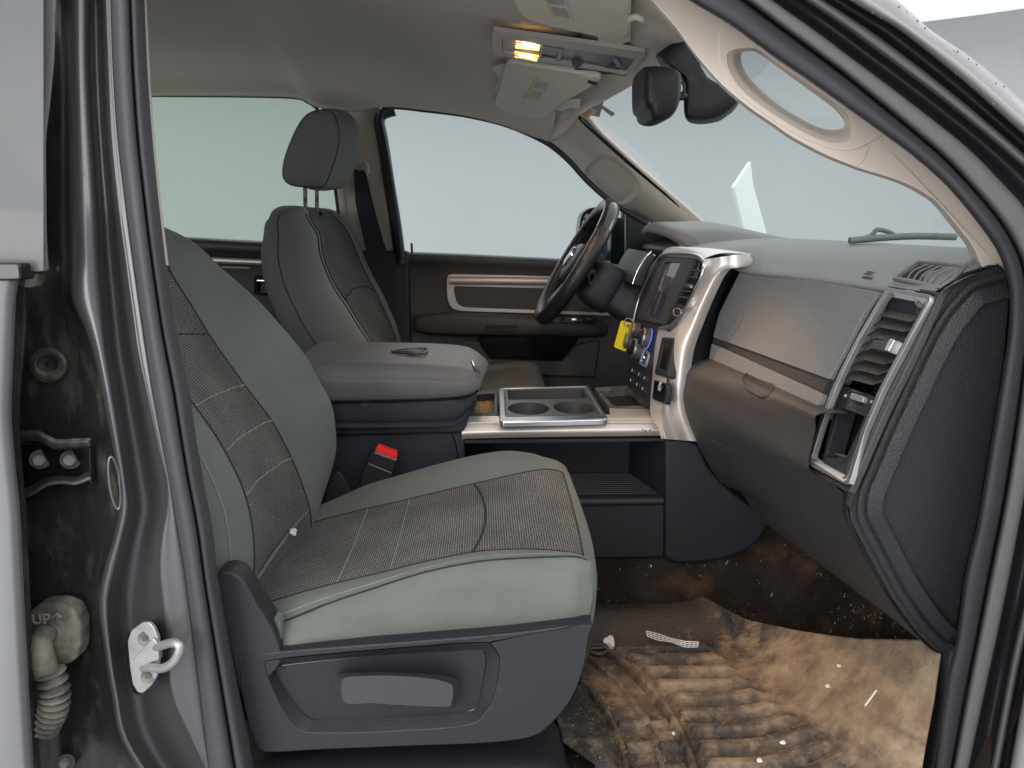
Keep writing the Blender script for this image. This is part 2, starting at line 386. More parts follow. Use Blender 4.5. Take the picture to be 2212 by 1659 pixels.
def cyl(name, a, b, r, m, parent=None, seg=24, bevel=0.0, r2=None):
    a, b = Vector(a), Vector(b); t = (b - a).normalized(); u = t.orthogonal().normalized(); w = t.cross(u); r2 = r if r2 is None else r2
    vs = [a + (u * math.cos(x) + w * math.sin(x)) * r for x in [2 * math.pi * q / seg for q in range(seg)]] + \
         [b + (u * math.cos(x) + w * math.sin(x)) * r2 for x in [2 * math.pi * q / seg for q in range(seg)]]
    fs = [tuple(range(seg))[::-1], tuple(range(seg, 2 * seg))] + [(i, (i + 1) % seg, seg + (i + 1) % seg, seg + i) for i in range(seg)]
    return mk(name, vs, fs, m, parent, bevel=bevel)
def box(name, lo, hi, m, parent=None, bevel=0.002, rot=None, bseg=2):
    vs = [Vector((x, y, z)) for z in (lo[2], hi[2]) for y in (lo[1], hi[1]) for x in (lo[0], hi[0])]
    if rot:
        c = (Vector(lo) + Vector(hi)) / 2; q = Matrix.Rotation(rot[1], 3, rot[0]); vs = [c + q @ (v - c) for v in vs]
    fs = [(0, 2, 3, 1), (4, 5, 7, 6), (0, 1, 5, 4), (2, 6, 7, 3), (0, 4, 6, 2), (1, 3, 7, 5)]
    return mk(name, vs, fs, m, parent, bevel=bevel, bseg=bseg)
def text(name, s, size, loc, right, up, m, parent=None, depth=0.0004):
    cu = bpy.data.curves.new('t', 'FONT'); cu.body = s; cu.size = size; cu.extrude = depth; cu.align_x = 'CENTER'; cu.align_y = 'CENTER'
    t = bpy.data.objects.new('t', cu); COL.objects.link(t); bpy.context.view_layer.update()
    me = bpy.data.meshes.new_from_object(t.evaluated_get(bpy.context.evaluated_depsgraph_get()))
    bpy.data.objects.remove(t); r = Vector(right).normalized(); u = Vector(up); u = (u - r * u.dot(r)).normalized(); n = r.cross(u)
    M = Matrix((r, u, n)).transposed(); vs = [Vector(loc) + M @ v.co for v in me.vertices]; fs = [tuple(p.vertices) for p in me.polygons]
    return mk(name, vs, fs, m, parent, smooth=False)
def it(x, tab):
    """linear table lookup [(x, y), ...] sorted by x"""
    if x <= tab[0][0]:
        a, b = tab[0], tab[1]
    elif x >= tab[-1][0]: a, b = tab[-2], tab[-1]
    else:
        for a, b in zip(tab, tab[1:]):
            if a[0] <= x <= b[0]: break
    return a[1] + (b[1] - a[1]) * (x - a[0]) / (b[0] - a[0])
def sst(a, b, x):
    t = max(0, min(1, (x - a) / (b - a))); return t * t * (3 - 2 * t)

# ================================================================ THE BOOTH (setting)
GZ = -1.5; CZ = 1.685; RB = 6.6; CB = V(0.3, 1.6, 0)
def booth():
    n = 96; vs = []; fs = []
    prof = [(0.0, RB - .5), (0.10, RB - .12), (0.5, RB), (2.6, RB), (3.05, RB - .1), (3.18, RB - .35)]
    for h, r in prof:
        for i in range(n):
            a = 2 * math.pi * i / n; vs.append(CB + V(math.cos(a) * r, math.sin(a) * r, GZ + h))
    for k in range(len(prof) - 1):
        for i in range(n):
            a, b = k * n + i, k * n + (i + 1) % n; fs.append((a, b, b + n, a + n))
    o = mk('booth_wall', vs, fs, WALLM, sharp=80); tag(o, 'smooth white curved fabric wall of the photo booth around the truck', 'wall')
    for nm, z, m, kd in (('ground', GZ, FLOORM, 'structure'), ('ceiling', CZ, CEILM, 'structure')):
        vs = [CB + V(math.cos(2 * math.pi * i / n) * (RB - .15), math.sin(2 * math.pi * i / n) * (RB - .15), z) for i in range(n)]
        o = mk(nm, vs, [tuple(range(n))], m, smooth=False); o['kind'] = kd
booth()

# ================================================================ CAB SHELL
cab = thing('truck_cab', 'dark grey pickup cab seen through its open front passenger doorway', 'truck cab', (0, 1.0, GZ))
# ---- near B pillar, lofted from lines read down its height
LN = {
 'a': [(0, 60), (300, 62), (570, 62), (640, 50), (900, 38), (1200, 40), (1659, 60)],
 'b': [(0, 112), (300, 108), (500, 104), (640, 100), (900, 98), (1100, 100), (1300, 110), (1450, 120), (1659, 150)],
 'c': [(0, 148), (300, 150), (640, 156), (740, 196), (798, 212), (898, 230), (984, 247), (1065, 262), (1130, 254), (1219, 228), (1265, 214), (1316, 213), (1405, 226), (1512, 243), (1602, 264), (1659, 300)],
 'd': [(0, 193), (215, 195), (358, 208), (573, 217), (755, 233), (862, 250), (1005, 272), (1100, 282), (1200, 262), (1280, 238), (1400, 244), (1512, 262), (1602, 284), (1659, 322)],
 'e': [(0, 225), (286, 236), (430, 250), (594, 272), (755, 294), (927, 330), (1034, 355), (1077, 362), (1101, 358), (1201, 340), (1316, 351), (1423, 362), (1520, 372), (1584, 405), (1659, 440)],
 'f': [(0, 240), (215, 247), (358, 261), (537, 285), (719, 311), (862, 333), (1005, 360), (1134, 382), (1208, 396), (1423, 424), (1659, 452)],
 'g': [(0, 311), (179, 319), (358, 333), (573, 358), (719, 380), (862, 412), (1005, 430), (1134, 458), (1244, 469), (1423, 501), (1566, 530), (1700, 556)],
}
def ln(k, y, Y): return tilt(it(y, LN[k]), y, Y)
ST = [-160, 0, 150, 300, 450, 560, 640, 700, 760, 850, 950, 1040, 1100, 1160, 1230, 1300, 1400, 1500, 1600, 1720]
rows = []
for y in ST:
    xa, xb, xc, xd, xe, xf = [it(y, LN[k]) for k in 'abcdef']
    rows.append([tilt(xa - 40, y, 1.075), tilt(xb - 10, y, 1.055), tilt(xc - 9, y, 1.035), tilt(xc, y, 1.008), tilt(xc + (xd - xc) * .3, y, .994), tilt(xc + (xd - xc) * .75, y, .996),
                 tilt(xd, y, 1.012), tilt(xd + (xe - xd) * .25, y, 1.045), tilt(xd + (xe - xd) * .7, y, 1.045), tilt(xe, y, 1.010), tilt(xe + 3, y, 1.0), tilt((xe + xf) / 2, y, 1.0), tilt(xf + 3, y, 1.004), tilt(xf + 20, y, 1.05)])
bp = loft('pillar_panel', rows, PAINT, cab, ku=4, kv=5, sharp=70)
bp.data.materials.append(JAMB)
# ---- dirty jamb between rear door edge and pillar
rows = []
for y in ST:
    xa, xb, xc = [it(y, LN[k]) for k in 'abc']
    rows.append([tilt(xa - 60, y, 1.05), tilt(xa, y, 1.046), tilt(xb, y, 1.042), tilt((xb + xc) / 2 + 6, y, 1.040), tilt(xc - 7, y, 1.026), tilt(xc + 2, y, 1.012)])
loft('door_jamb', rows, JAMB, cab, ku=3, kv=4, sharp=70)
# ---- door opening seal down the B pillar: bulb + lip
rows = []
for y in ST:
    xf, xg = it(y, LN['f']), it(y, LN['g']); w = xg - xf
    rows.append([tilt(xf, y, 1.02), tilt(xf + 2, y, .99), tilt(xf + w * .25, y, .978), tilt(xf + w * .5, y, .985), tilt(xf + w * .56, y, 1.004), tilt(xf + w * .62, y, .992), tilt(xf + w * .8, y, .998), tilt(xg, y, 1.03), tilt(xg, y, 1.08)])
loft('door_seal', rows, BSEAL, cab, ku=3, kv=4, sharp=60)
# pale trim edge behind the seal
rows = []
for y in [-100, 0, 179, 358, 573]:
    xg = it(y, LN['g']); rows.append([tilt(xg - 6, y, 1.05), tilt(xg + 5, y, 1.06), tilt(xg + 6, y, 1.09), tilt(xg + 2, y, 1.22)])
loft('pillar_trim', rows, BEIGE, cab, ku=2, kv=4)
rows = []
for y in [560, 700, 900, 1100, 1300, 1500, 1700]:
    xg = it(y, LN['g']); rows.append([tilt(xg - 6, y, 1.05), tilt(xg - 2, y, 1.07), tilt(xg - 6, y, 1.09), tilt(xg - 40, y, 1.14)])
loft('lower_pillar_trim', rows, BLACKPL, cab, ku=2, kv=3)

# ---- near A pillar and front jamb: strips between lines
SL = {
 's0': [(1380, -75), (1492, 0), (1581, 54), (1674, 122), (1763, 183), (1906, 286), (1978, 340), (2050, 405), (2121, 491), (2160, 552), (2180, 620), (2181, 700), (2168, 800), (2134, 1005), (2112, 1134), (2086, 1244), (2066, 1387), (2046, 1470), (2020, 1659), (2008, 1730)],
 's1': [(1500, -80), (1612, 0), (1692, 61), (1764, 114), (1835, 168), (1978, 286), (2040, 340), (2085, 387), (2150, 462), (2190, 524), (2214, 590), (2222, 700), (2207, 844), (2187, 985), (2168, 1100), (2139, 1244), (2108, 1400), (2092, 1480), (2058, 1659), (2044, 1730)],
 's2': [(1560, -80), (1667, 0), (1763, 68), (1832, 120), (1906, 175), (2050, 286), (2110, 338), (2157, 387), (2212, 448), (2245, 510), (2262, 600), (2266, 700), (2250, 860), (2225, 1000), (2207, 1100), (2180, 1244), (2148, 1400), (2128, 1490), (2092, 1659), (2078, 1730)],
 's3': [(1625, -80), (1738, 0), (1804, 45), (1870, 93), (2014, 200), (2115, 280), (2180, 335), (2230, 380), (2275, 440), (2300, 510), (2312, 600), (2314, 700), (2300, 860), (2275, 1000), (2250, 1100), (2225, 1244), (2190, 1400), (2172, 1490), (2140, 1659), (2124, 1730)],
 's4': [(1720, -80), (1835, 0), (1895, 36), (1953, 72), (2082, 175), (2180, 262), (2245, 320), (2300, 380), (2345, 440), (2370, 510), (2380, 600), (2380, 700), (2366, 860), (2340, 1000), (2310, 1100), (2280, 1244), (2235, 1400), (2215, 1490), (2184, 1659), (2170, 1730)],
 's5': [(1810, -80), (1931, 0), (1975, 38), (2014, 70), (2121, 143), (2235, 244), (2310, 310), (2370, 380), (2420, 440), (2450, 510), (2460, 600), (2460, 700), (2450, 860), (2430, 1000), (2410, 1100), (2380, 1244), (2350, 1400), (2330, 1490), (2300, 1659), (2290, 1730)],
}
def strip(name, m, cols, kv=4, sharp=60):
    """cols: list of (lineA, lineB, fraction, Y)"""
    G = []
    for i in range(len(SL['s0'])):
        G.append([tilt(SL[a][i][0] * (1 - f) + SL[b][i][0] * f, SL[a][i][1] * (1 - f) + SL[b][i][1] * f, Y) for a, b, f, Y in cols])
    return loft(name, G, m, cab, ku=4, kv=kv, sharp=sharp)
strip('door_seal', RUBBER, [('s0', 's1', -.04, 1.07), ('s0', 's1', 0, 1.0), ('s0', 's1', .25, .985), ('s0', 's1', .6, .985), ('s0', 's1', .85, 1.0), ('s0', 's1', .97, 1.03), ('s0', 's1', 1.03, 1.03)])
strip('weld_flange', RUBGREY, [('s1', 's2', -.05, 1.032), ('s1', 's2', .1, 1.0), ('s1', 's2', .5, .992), ('s1', 's2', .95, .995), ('s1', 's2', 1.0, 1.02)])
strip('door_frame_channel', BLACKPL, [('s2', 's3', 0, 1.012), ('s2', 's3', .3, 1.03), ('s2', 's3', .7, 1.03), ('s2', 's3', 1.0, 1.0)])
strip('outer_seal', RUBGREY, [('s3', 's4', -.04, 1.015), ('s3', 's4', .08, .985), ('s3', 's4', .3, .98), ('s3', 's4', .42, .99)], sharp=40)
strip('outer_channel', BLACKPL, [('s3', 's4', .38, .995), ('s3', 's4', .6, 1.02), ('s3', 's4', .9, 1.01), ('s3', 's4', 1.0, .975)])
strip('pillar_skin', SKINP, [('s4', 's5', -.03, 1.0), ('s4', 's5', .03, .965), ('s4', 's5', .4, .95), ('s4', 's5', .85, .96), ('s4', 's5', 1.0, .99), ('s4', 's5', 1.06, 1.06)])
# wet beads along the painted pillar
random.seed(3)
bv, bf = [], []
for k in range(26):
    t = random.random(); i = random.choice([1, 2, 3, 3, 4, 4]); a, b = SL['s4'][i], SL['s5'][i]; c, d = SL['s4'][i + 1], SL['s5'][i + 1]
    f = random.choice([.05, .12, .3, .5, .85, .93, .97]); x = (a[0] * (1 - f) + b[0] * f) * (1 - t) + (c[0] * (1 - f) + d[0] * f) * t; y = (a[1] * (1 - f) + b[1] * f) * (1 - t) + (c[1] * (1 - f) + d[1] * f) * t
    p = tilt(x, y, .952); r = random.uniform(.0006, .0017); n0 = len(bv)
    for q in range(6): bv.append(p + V(math.cos(q * 1.047) * r, 0, math.sin(q * 1.047) * r))
    bv.append(p + V(0, -r * .8, 0))
    bf += [(n0 + q, n0 + (q + 1) % 6, n0 + 6) for q in range(6)]
o = mk('water_beads', bv, bf, RUBGREY, cab); tag(o, kind='stuff')

# ---- near A pillar beige trim with a see-through grab handle
tl = [(1350, -75), (1408, 0), (1460, 59), (1503, 118), (1556, 179), (1617, 231), (1674, 270), (1710, 295), (1781, 333), (1853, 362), (1942, 390), (2000, 419), (2032, 444), (2078, 501), (2100, 530), (2123, 575)]
def aY(x, y): return tilt(x, y, 1.07)
hole = [(1601, 118), (1612, 107), (1641, 107), (1690, 141), (1742, 179), (1790, 214), (1818, 237), (1833, 258), (1834, 270), (1813, 279), (1781, 279), (1738, 261), (1684, 229), (1641, 193), (1616, 165), (1603, 140)]
tr = [(1490, -30), (1581, 40), (1674, 108), (1763, 170), (1906, 272), (1978, 326), (2050, 391), (2121, 480), (2160, 545), (2172, 600)]
def aYd(x, y, d): return tilt(x, y, 1.07 + d)
plate('upper_pillar_trim', smooth([aYd(*p, .002) for p in [(1350, -75), (1408, 0), (1460, 59), (1503, 118), (1556, 179), (1617, 231), (1674, 270), (1710, 295), (1781, 333), (1850, 361)]], 4) + [aYd(*p, .002) for p in [(1868, 345), (1880, 315), (1850, 316), (1817, 318), (1776, 308), (1715, 281), (1647, 237), (1600, 200), (1578, 165), (1561, 130), (1560, 95), (1572, 60), (1600, 50), (1581, 38), (1490, -30), (1430, -80)]], (0.012, .035, 0), BEIGE, cab, bevel=.0015)
sc_o = [(1571, 120), (1575, 149), (1600, 190), (1647, 229), (1702, 265), (1756, 295), (1796, 308), (1825, 306), (1838, 294), (1838, 268), (1828, 242), (1800, 219), (1749, 184), (1688, 143), (1641, 108), (1620, 103), (1597, 105), (1580, 110)]
hb = smooth([aY(*p) for p in [(1563, 45), (1552, 102), (1556, 135), (1573, 169), (1600, 207), (1647, 244), (1715, 288), (1776, 315), (1817, 325), (1851, 322), (1884, 305), (1912, 288), (1906, 272), (1763, 170), (1674, 108), (1604, 52)]], 3, True)
SO_ = resample(smooth([aY(*p) for p in sc_o], 3, True), 120, True)
ringplate('handle_surround', hb, SO_, (0.002, .006, 0), BEIGE, cab, n=120, bevel=.0012, bseg=2)
HO_ = match(SO_, resample(smooth([aYd(*p, .034) for p in hole], 3, True), 120, True))
gh_ = []
for f, dy in ((0, 0), (.12, .002), (.35, .006), (.65, .016), (.9, .028), (1, .034), (1.02, .050)):
    gh_.append([tilt(0, 0, 1) * 0 + (a.lerp(b, min(f, 1)) + V(0, dy - .034 * min(f, 1), 0)) for a, b in zip(SO_, HO_)])
gridmesh('grab_handle', grid(gh_, 1, 3, True), BEIGE, cab, closed=True, sharp=80)
plate('lower_pillar_trim', smooth([aYd(*p, .003) for p in [(1848, 361), (1942, 390), (2000, 419), (2032, 444), (2078, 501), (2100, 530), (2126, 585)]], 4) + smooth([aYd(*p, .003) for p in [(2175, 605), (2160, 545), (2121, 480), (2050, 391), (1978, 326), (1915, 280), (1890, 290), (1862, 315)]], 3), (0.015, .04, 0), BEIGE, cab, bevel=.0015, bseg=2)

# ---- headliner
def HP(px, py, Y): return P(px, py, Y=Y)
rail = [(-200, 205, 2.60), (100, 203, 2.60), (330, 201, 2.60), (500, 201, 2.60), (640, 205, 2.59), (690, 226, 2.58), (760, 233, 2.57), (830, 224, 2.56), (900, 229, 2.55), (1000, 242, 2.54), (1077, 260, 2.53), (1134, 279, 2.52), (1190, 300, 2.51)]
rows = []
roofz = lambda X: it(X, [(-2.0, .50), (-1.0, .52), (-.4, .50), (0, .45), (.2, .43), (.35, .40), (.5, .37)])
for (x, y, Y) in rail:
    e = P(x, y, Y=Y); X = e.x; rz = roofz(X)
    r = [e, V(X, Y - .03, e.z + .012)]
    bul = .045 * sst(-.62, -.5, X) * (1 - sst(-.46, -.34, X))
    for yy, f in ((Y - .12, .30), (Y - .22, .62), (Y - .34, .88), (2.05, 1.0), (1.85, 1.02), (1.5, 1.0), (1.2, .86), (1.12, .4)):
        zz = e.z + (rz - e.z) * f - bul * (1 if yy > 1.9 else 0) * .6
        r.append(V(X, yy, zz))
    rows.append(r)
hl = loft('headliner', rows, HEAD, cab, ku=4, kv=4, sharp=80)
hl.modifiers.new('solid', 'SOLIDIFY').thickness = .012
# front header between the roof and the windscreen top edge
hd = []
for (x, y, Y) in [(1190, 300, 2.51), (1235, 262, 2.46), (1255, 233, 2.40), (1290, 215, 2.3), (1345, 183, 2.12), (1400, 147, 1.93), (1440, 108, 1.78), (1475, 60, 1.6), (1500, 20, 1.45), (1510, -40, 1.3), (1500, -90, 1.2)]:
    e = P(x, y, Y=Y); b = V(min(e.x - .17, .22), Y, roofz(.22) + .01)
    if Y > 2.45: b = V(e.x - .13, Y + .02, e.z + .035)
    hd.append([e + V(.02, 0, .01), e, e.lerp(b, .35) + V(0, 0, -.004), e.lerp(b, .7) + V(0, 0, .0), b])
o = loft('front_header', hd, HEAD, cab, ku=3, kv=4, sharp=80); o.modifiers.new('solid', 'SOLIDIFY').thickness = .01
# roof skin, cab back wall
rows = [[V(x, .98, -.02 + .0), V(x, 1.1, roofz(x) - .02), V(x, 1.3, roofz(x) + .05), V(x, 1.85, roofz(x) + .075), V(x, 2.4, roofz(x) + .05), V(x, 2.66, roofz(x) - .04)] for x in (-1.95, -1.3, -.7, -.3, 0, .25, .4)]
for r in rows: r[0] = V(r[0].x, 1.07, .33)
gridmesh('roof_skin', grid(rows, 3, 3), PAINT, cab, sharp=80, thick=.004)
box('cab_back_wall', (-1.98, .98, -.95), (-1.93, 2.72, .5), HEAD, cab)

# ---- far side: rear door window frame + B pillar trim + driver door window seals
FY = 2.62
def far(px, py, d=0): return tilt(px, py, FY + d, k=.16)
# window seals (black)
tube('rear_window_seal', [far(x, y, -.06) for x, y in [(200, 205), (330, 206), (500, 207), (630, 210), (664, 220), (690, 244), (712, 320), (727, 430), (738, 520)]], .0055, RUBBER, cab, k=4, seg=8)
bpil = smooth([far(x, y, -.02) for x, y in [(690, 216), (750, 216), (822, 216)]], 2) + smooth([far(x, y, -.02) for x, y in [(822, 300), (834, 400), (846, 500), (852, 545)]], 3) + smooth([far(x, y, -.02) for x, y in [(745, 545), (728, 430), (712, 320), (698, 262)]], 3)
plate('far_pillar_trim', bpil, (0, .05, 0), BEIGE, cab, bevel=.012, bseg=3)
tube('front_window_seal', [far(x, y, -.11) for x, y in [(868, 560), (858, 480), (842, 380), (826, 290), (820, 262), (826, 240), (850, 230), (920, 237), (1000, 247), (1077, 264), (1134, 285), (1187, 312), (1230, 348), (1266, 388), (1309, 427), (1352, 457), (1400, 484)]], .009, RUBBER, cab, k=4, seg=10)
tube('front_window_channel', [far(x, y, -.02) for x, y in [(866, 570), (854, 480), (841, 400), (826, 300), (819, 262), (828, 246), (852, 238)]], .019, BLACKPL, cab, k=4, seg=8)
plate('far_lower_pillar_trim', [far(740, 542, -.03), far(882, 542, -.03), far(892, 900, -.03), far(750, 900, -.03)], (0, .05, 0), BLACKPL, cab, bevel=.01)
box('far_sill_body', (-1.9, 2.66, -1.1), (1.1, 2.72, -.55), BLACKPL, cab)
# far A pillar trim with a moulded recess
ua = [(1187, 309), (1230, 345), (1266, 385), (1309, 424), (1352, 453), (1405, 484)]
ub = [(1236, 262), (1252, 243), (1290, 290), (1350, 345), (1420, 405), (1480, 455), (1530, 496)]
A0 = resample(smooth([far(x, y, -.03) for x, y in [(1160, 293)] + ua + [(1440, 520)]], 3), 24)
B0 = resample(smooth([P(x, y, Y=Y) for x, y, Y in [(1215, 258, 2.44), (1255, 248, 2.42), (1290, 285, 2.42), (1350, 340, 2.44), (1420, 401, 2.46), (1480, 452, 2.48), (1534, 500, 2.5)]], 3), 24)
rows = []
for i, (a, b) in enumerate(zip(A0, B0)):
    r = [a + V(0, .03, 0), a]
    for f in (.12, .25, .38, .5, .62, .75, .88):
        p = a.lerp(b, f) + V(-.006, -.03 * math.sin(f * math.pi), 0)
        r.append(p)
    r += [b, b + V(.015, .02, 0)]
    rows.append(r)
G = grid(rows, 7, 4)
rcen = P(1330, 384, Y=2.4); rax = (P(1372, 420, Y=2.4) - P(1290, 345, Y=2.4)); RL = rax.length / 2 * 1.12; rax.normalize()
for r in G:
    for k, p in enumerate(r):
        d = V(p.x, 2.4, p.z) - V(rcen.x, 2.4, rcen.z); u = d.dot(rax) / RL; v = (d - rax * d.dot(rax)).length / .048
        q = (abs(u) ** 2.6 + abs(v) ** 2.6)
        r[k] = p + V(.012, .045 * (1 - sst(.72, 1.02, q)), 0)
gridmesh('far_front_pillar_trim', G, BEIGE, cab, sharp=80)
tube('windscreen_seal', [P(x, y, Y=Y) for x, y, Y in [(1440, 108, 1.80), (1400, 146, 1.93), (1345, 182, 2.12), (1290, 214, 2.3), (1262, 232, 2.40), (1252, 246, 2.43), (1262, 262, 2.43), (1290, 288, 2.43), (1350, 342, 2.45), (1420, 403, 2.47), (1480, 454, 2.49), (1534, 500, 2.51)]], lambda t: .003 + .006 * sst(.42, .5, t), GLOSSBLK, cab, k=4, seg=8)

# ---- glass
wg = [[P(x, y, Y=Y) + V(.012, 0, 0) for x, y, Y in r] for r in
      [[(1252, 232, 2.42), (1345, 172, 2.14), (1440, 96, 1.80), (1500, 10, 1.45), (1500, -90, 1.17)]]]
wtop = wg[0]
wbot = [P(1540, 508, Y=2.52), P(1640, 512, Y=2.2), P(1800, 518, Y=1.85), P(2060, 530, Y=1.4), P(2230, 560, Y=1.14)]
wbot = [V(.76, 2.52, -.055), V(.93, 2.25, -.06), V(1.0, 1.85, -.06), V(.93, 1.42, -.06), V(.78, 1.12, -.06)]
rows = [[a.lerp(b, f) + V(0, 0, .035 * math.sin(f * math.pi)) for a, b in zip(wtop, wbot)] for f in (0, .25, .5, .75, 1)]
ws = loft('windscreen', rows, GLIGHT, cab, ku=5, kv=3)
loft('front_side_glass', [[far(x, y, .03) for x, y in r] for r in [[(822, 222), (930, 226), (1100, 262), (1200, 305)], [(850, 400), (990, 410), (1180, 410), (1330, 440)], [(872, 570), (1010, 570), (1230, 580), (1400, 600)]]], GLIGHT, cab, ku=3, kv=3)
loft('rear_side_glass', [[far(x, y, .03) for x, y in r] for r in [[(-200, 196), (200, 198), (640, 200), (700, 220)], [(-150, 400), (200, 400), (640, 400), (730, 400)], [(-100, 560), (200, 560), (640, 560), (742, 560)]]], GREENG, cab, ku=3, kv=3)
# fine water drops / sticker on the windscreen corner
st = thing('window_sticker', 'small grey and orange inspection label on the upper far windscreen corner', 'sticker', P(1282, 242, Y=2.36))
sp = PL(P(1262, 248, Y=2.38), P(1330, 235, Y=2.22), P(1300, 280, Y=2.38))
plate('label_sheet', [on(sp, *p) for p in [(1252, 250), (1276, 232), (1292, 240), (1266, 258)]], (0, 0.0006, 0), STICK, st, bevel=0)
plate('printed_block', [on(sp, *p, .001) for p in [(1256, 248), (1272, 235), (1281, 240), (1265, 253)]], (0, 0.0006, 0), AMBER, st, bevel=0)
plate('data_strip', [on(sp, *p) for p in [(1290, 227), (1299, 226), (1329, 245), (1322, 252)]], (0, 0.0006, 0), mat('grey_label', (0.33, 0.31, 0.29), .6, var=(300, .4)), st, bevel=0)

# ---- carpet floor, toe board, sill
rows = []
for Y in (1.0, 1.2, 1.4, 1.58, 1.66, 1.73, 1.76):
    dz = 0 if Y < 1.6 else it(Y, [(1.58, 0), (1.66, .06), (1.73, .16), (1.76, .26)])
    rows.append([V(x, Y, z + dz * (1 - sst(.4, 1.0, x) * .4)) for x, z in [(-1.9, -.93), (-.5, -.93), (0, -.93), (.4, -.93), (.64, -.925), (.77, -.85), (.84, -.68), (.97, -.5), (1.09, -.3)]])
loft('carpet', rows, CARPET, cab, ku=5, kv=5, sharp=80)
box('far_carpet', (-1.9, 1.74, -.95), (1.15, 2.68, -.9), CARPET, cab)
box('firewall', (1.1, 1.0, -.95), (1.14, 2.7, -.1), BLACKPL, cab)
# sill scuff: plastic sill below the seat
rows = []
for x, dz in ((-.62, 0), (-.2, 0), (0.02, 0), (.10, -.005), (.13, -.03), (.15, -.09)):
    rows.append([V(x, 1.20, -.852 + dz), V(x, 1.12, -.846 + dz), V(x, 1.06, -.835 + dz), V(x, 1.03, -.84 + dz), V(x, 1.005, -.87 + dz), V(x, .99, -.95 + dz)])
loft('sill_cover', rows, TRIM, cab, ku=4, kv=3, sharp=80)
rows = []
for x in (.1, .4, .7):
    rows.append([V(x, 1.03, -.93), V(x, 1.0, -.92), V(x, .985, -.95), V(x, .97, -1.1)])
loft('sill_cover', rows, BLACKPL, cab, ku=3, kv=2)
# black kick panel right of the mat
kp = [P(2050, 1405, Y=1.05), P(2075, 1405, Y=1.03), P(2100, 1500, Y=1.02), P(2065, 1720, Y=1.02), P(1998, 1720, Y=1.05), P(2035, 1500, Y=1.05)]
plate('kick_panel', kp, (.0, .03, 0), BLACKPL, cab, bevel=.004)

# ================================================================ REAR DOOR EDGE (left of frame)
rd = thing('rear_door', 'grey metallic rear door edge with black window frame, left of the pillar', 'door', tilt(20, 900, .95))
RE = [(560, 44), (600, 42), (640, 34), (800, 27), (900, 24), (1000, 32), (1100, 42), (1300, 52), (1500, 62), (1720, 76)]
rows = []
for y in [600, 640, 700, 800, 900, 1000, 1100, 1200, 1300, 1450, 1600, 1730]:
    x = it(y, RE); rows.append([tilt(-900, y, .93), tilt(-300, y, .915), tilt(x - 60, y, .915), tilt(x - 14, y, .922), tilt(x - 3, y, .934), tilt(x + 1, y, .95), tilt(x, y, .985)])
loft('door_skin', rows, DOORPAINT, rd, ku=3, kv=4, sharp=80)
rows = []
for y in [600, 640, 700, 800, 900, 1000, 1100, 1200, 1300, 1450, 1600, 1730]:
    x = it(y, RE); w = it(y, [(600, 22), (700, 26), (900, 18), (1000, 16), (1300, 14), (1730, 16)])
    rows.append([tilt(x - 6, y, .948), tilt(x + w * .4, y, .965), tilt(x + w * .7, y, .972), tilt(x + w, y, .98), tilt(x + w, y, 1.02)])
loft('door_return', rows, JAMB, rd, ku=3, kv=4, sharp=60)
rows = [[tilt(-900, y, .95), tilt(20, y, .935), tilt(41, y, .94), tilt(47, y, .955), tilt(45, y, 1.0)] for y in (-120, 100, 300, 500, 585)]
loft('window_frame', rows, FRAMEP, rd, ku=3, kv=3, sharp=80)
plate('belt_moulding', rc([tilt(-200, 568, .905), tilt(44, 568, .915), tilt(47, 606, .915), tilt(-200, 612, .905)], .006), (0, .03, 0), GLOSSBLK, rd, bevel=.003)
rows = []
for y, x0, x1 in [(-120, 80, 140), (0, 64, 122), (120, 62, 118), (230, 60, 108), (300, 56, 100), (400, 53, 100), (500, 52, 101), (560, 56, 104), (583, 58, 105)]:
    rows.append([tilt(x0, y, .99), tilt(x0 + 2, y, .972), tilt(x0 + (x1 - x0) * .3, y, .968), tilt(x0 + (x1 - x0) * .36, y, .974), tilt(x0 + (x1 - x0) * .45, y, .966), tilt(x1 - 4, y, .966), tilt(x1, y, .975), tilt(x1, y, 1.0)])
loft('frame_seal', rows, FSEAL, rd, ku=3, kv=4, sharp=50)
plate('striker_pad', rc([tilt(46, 590, .97), tilt(80, 588, .975), tilt(76, 616, .975), tilt(62, 622, .97), tilt(44, 620, .97)], .004), (0, .02, 0), BOOT, rd, bevel=.002)
box('rear_door_panel', (-1.9, .97, -1.0), (-.72, 1.02, -.05), BLACKPL, rd)

# ================================================================ small fittings on the B pillar
jp = PL(P(60, 800, Y=1.04), P(160, 800, Y=1.036), P(60, 1000, Y=1.04))
def oval(pl, cx, cy, rx, ry, off, n=28, rot=0): 
    return [on(pl, cx + rx * math.cos(a) * math.cos(rot) - ry * math.sin(a) * math.sin(rot), cy + rx * math.cos(a) * math.sin(rot) + ry * math.sin(a) * math.cos(rot), off) for a in [2 * math.pi * q / n for q in range(n)]]
g = thing('rubber_grommet', 'dusty oval rubber plug in the black door jamb', 'plug', on(jp, 106, 788))
gsec = [oval(jp, 106, 788, 44, 39, .000), oval(jp, 106, 788, 42, 37, .008), oval(jp, 106, 788, 34, 29, .013), oval(jp, 104, 786, 24, 19, .011), oval(jp, 102, 785, 20, 14, .002), oval(jp, 102, 786, 4, 3, .0)]
gridmesh('plug_body', grid(gsec, 1, 3, True), GROM, g, closed=True)
o = None
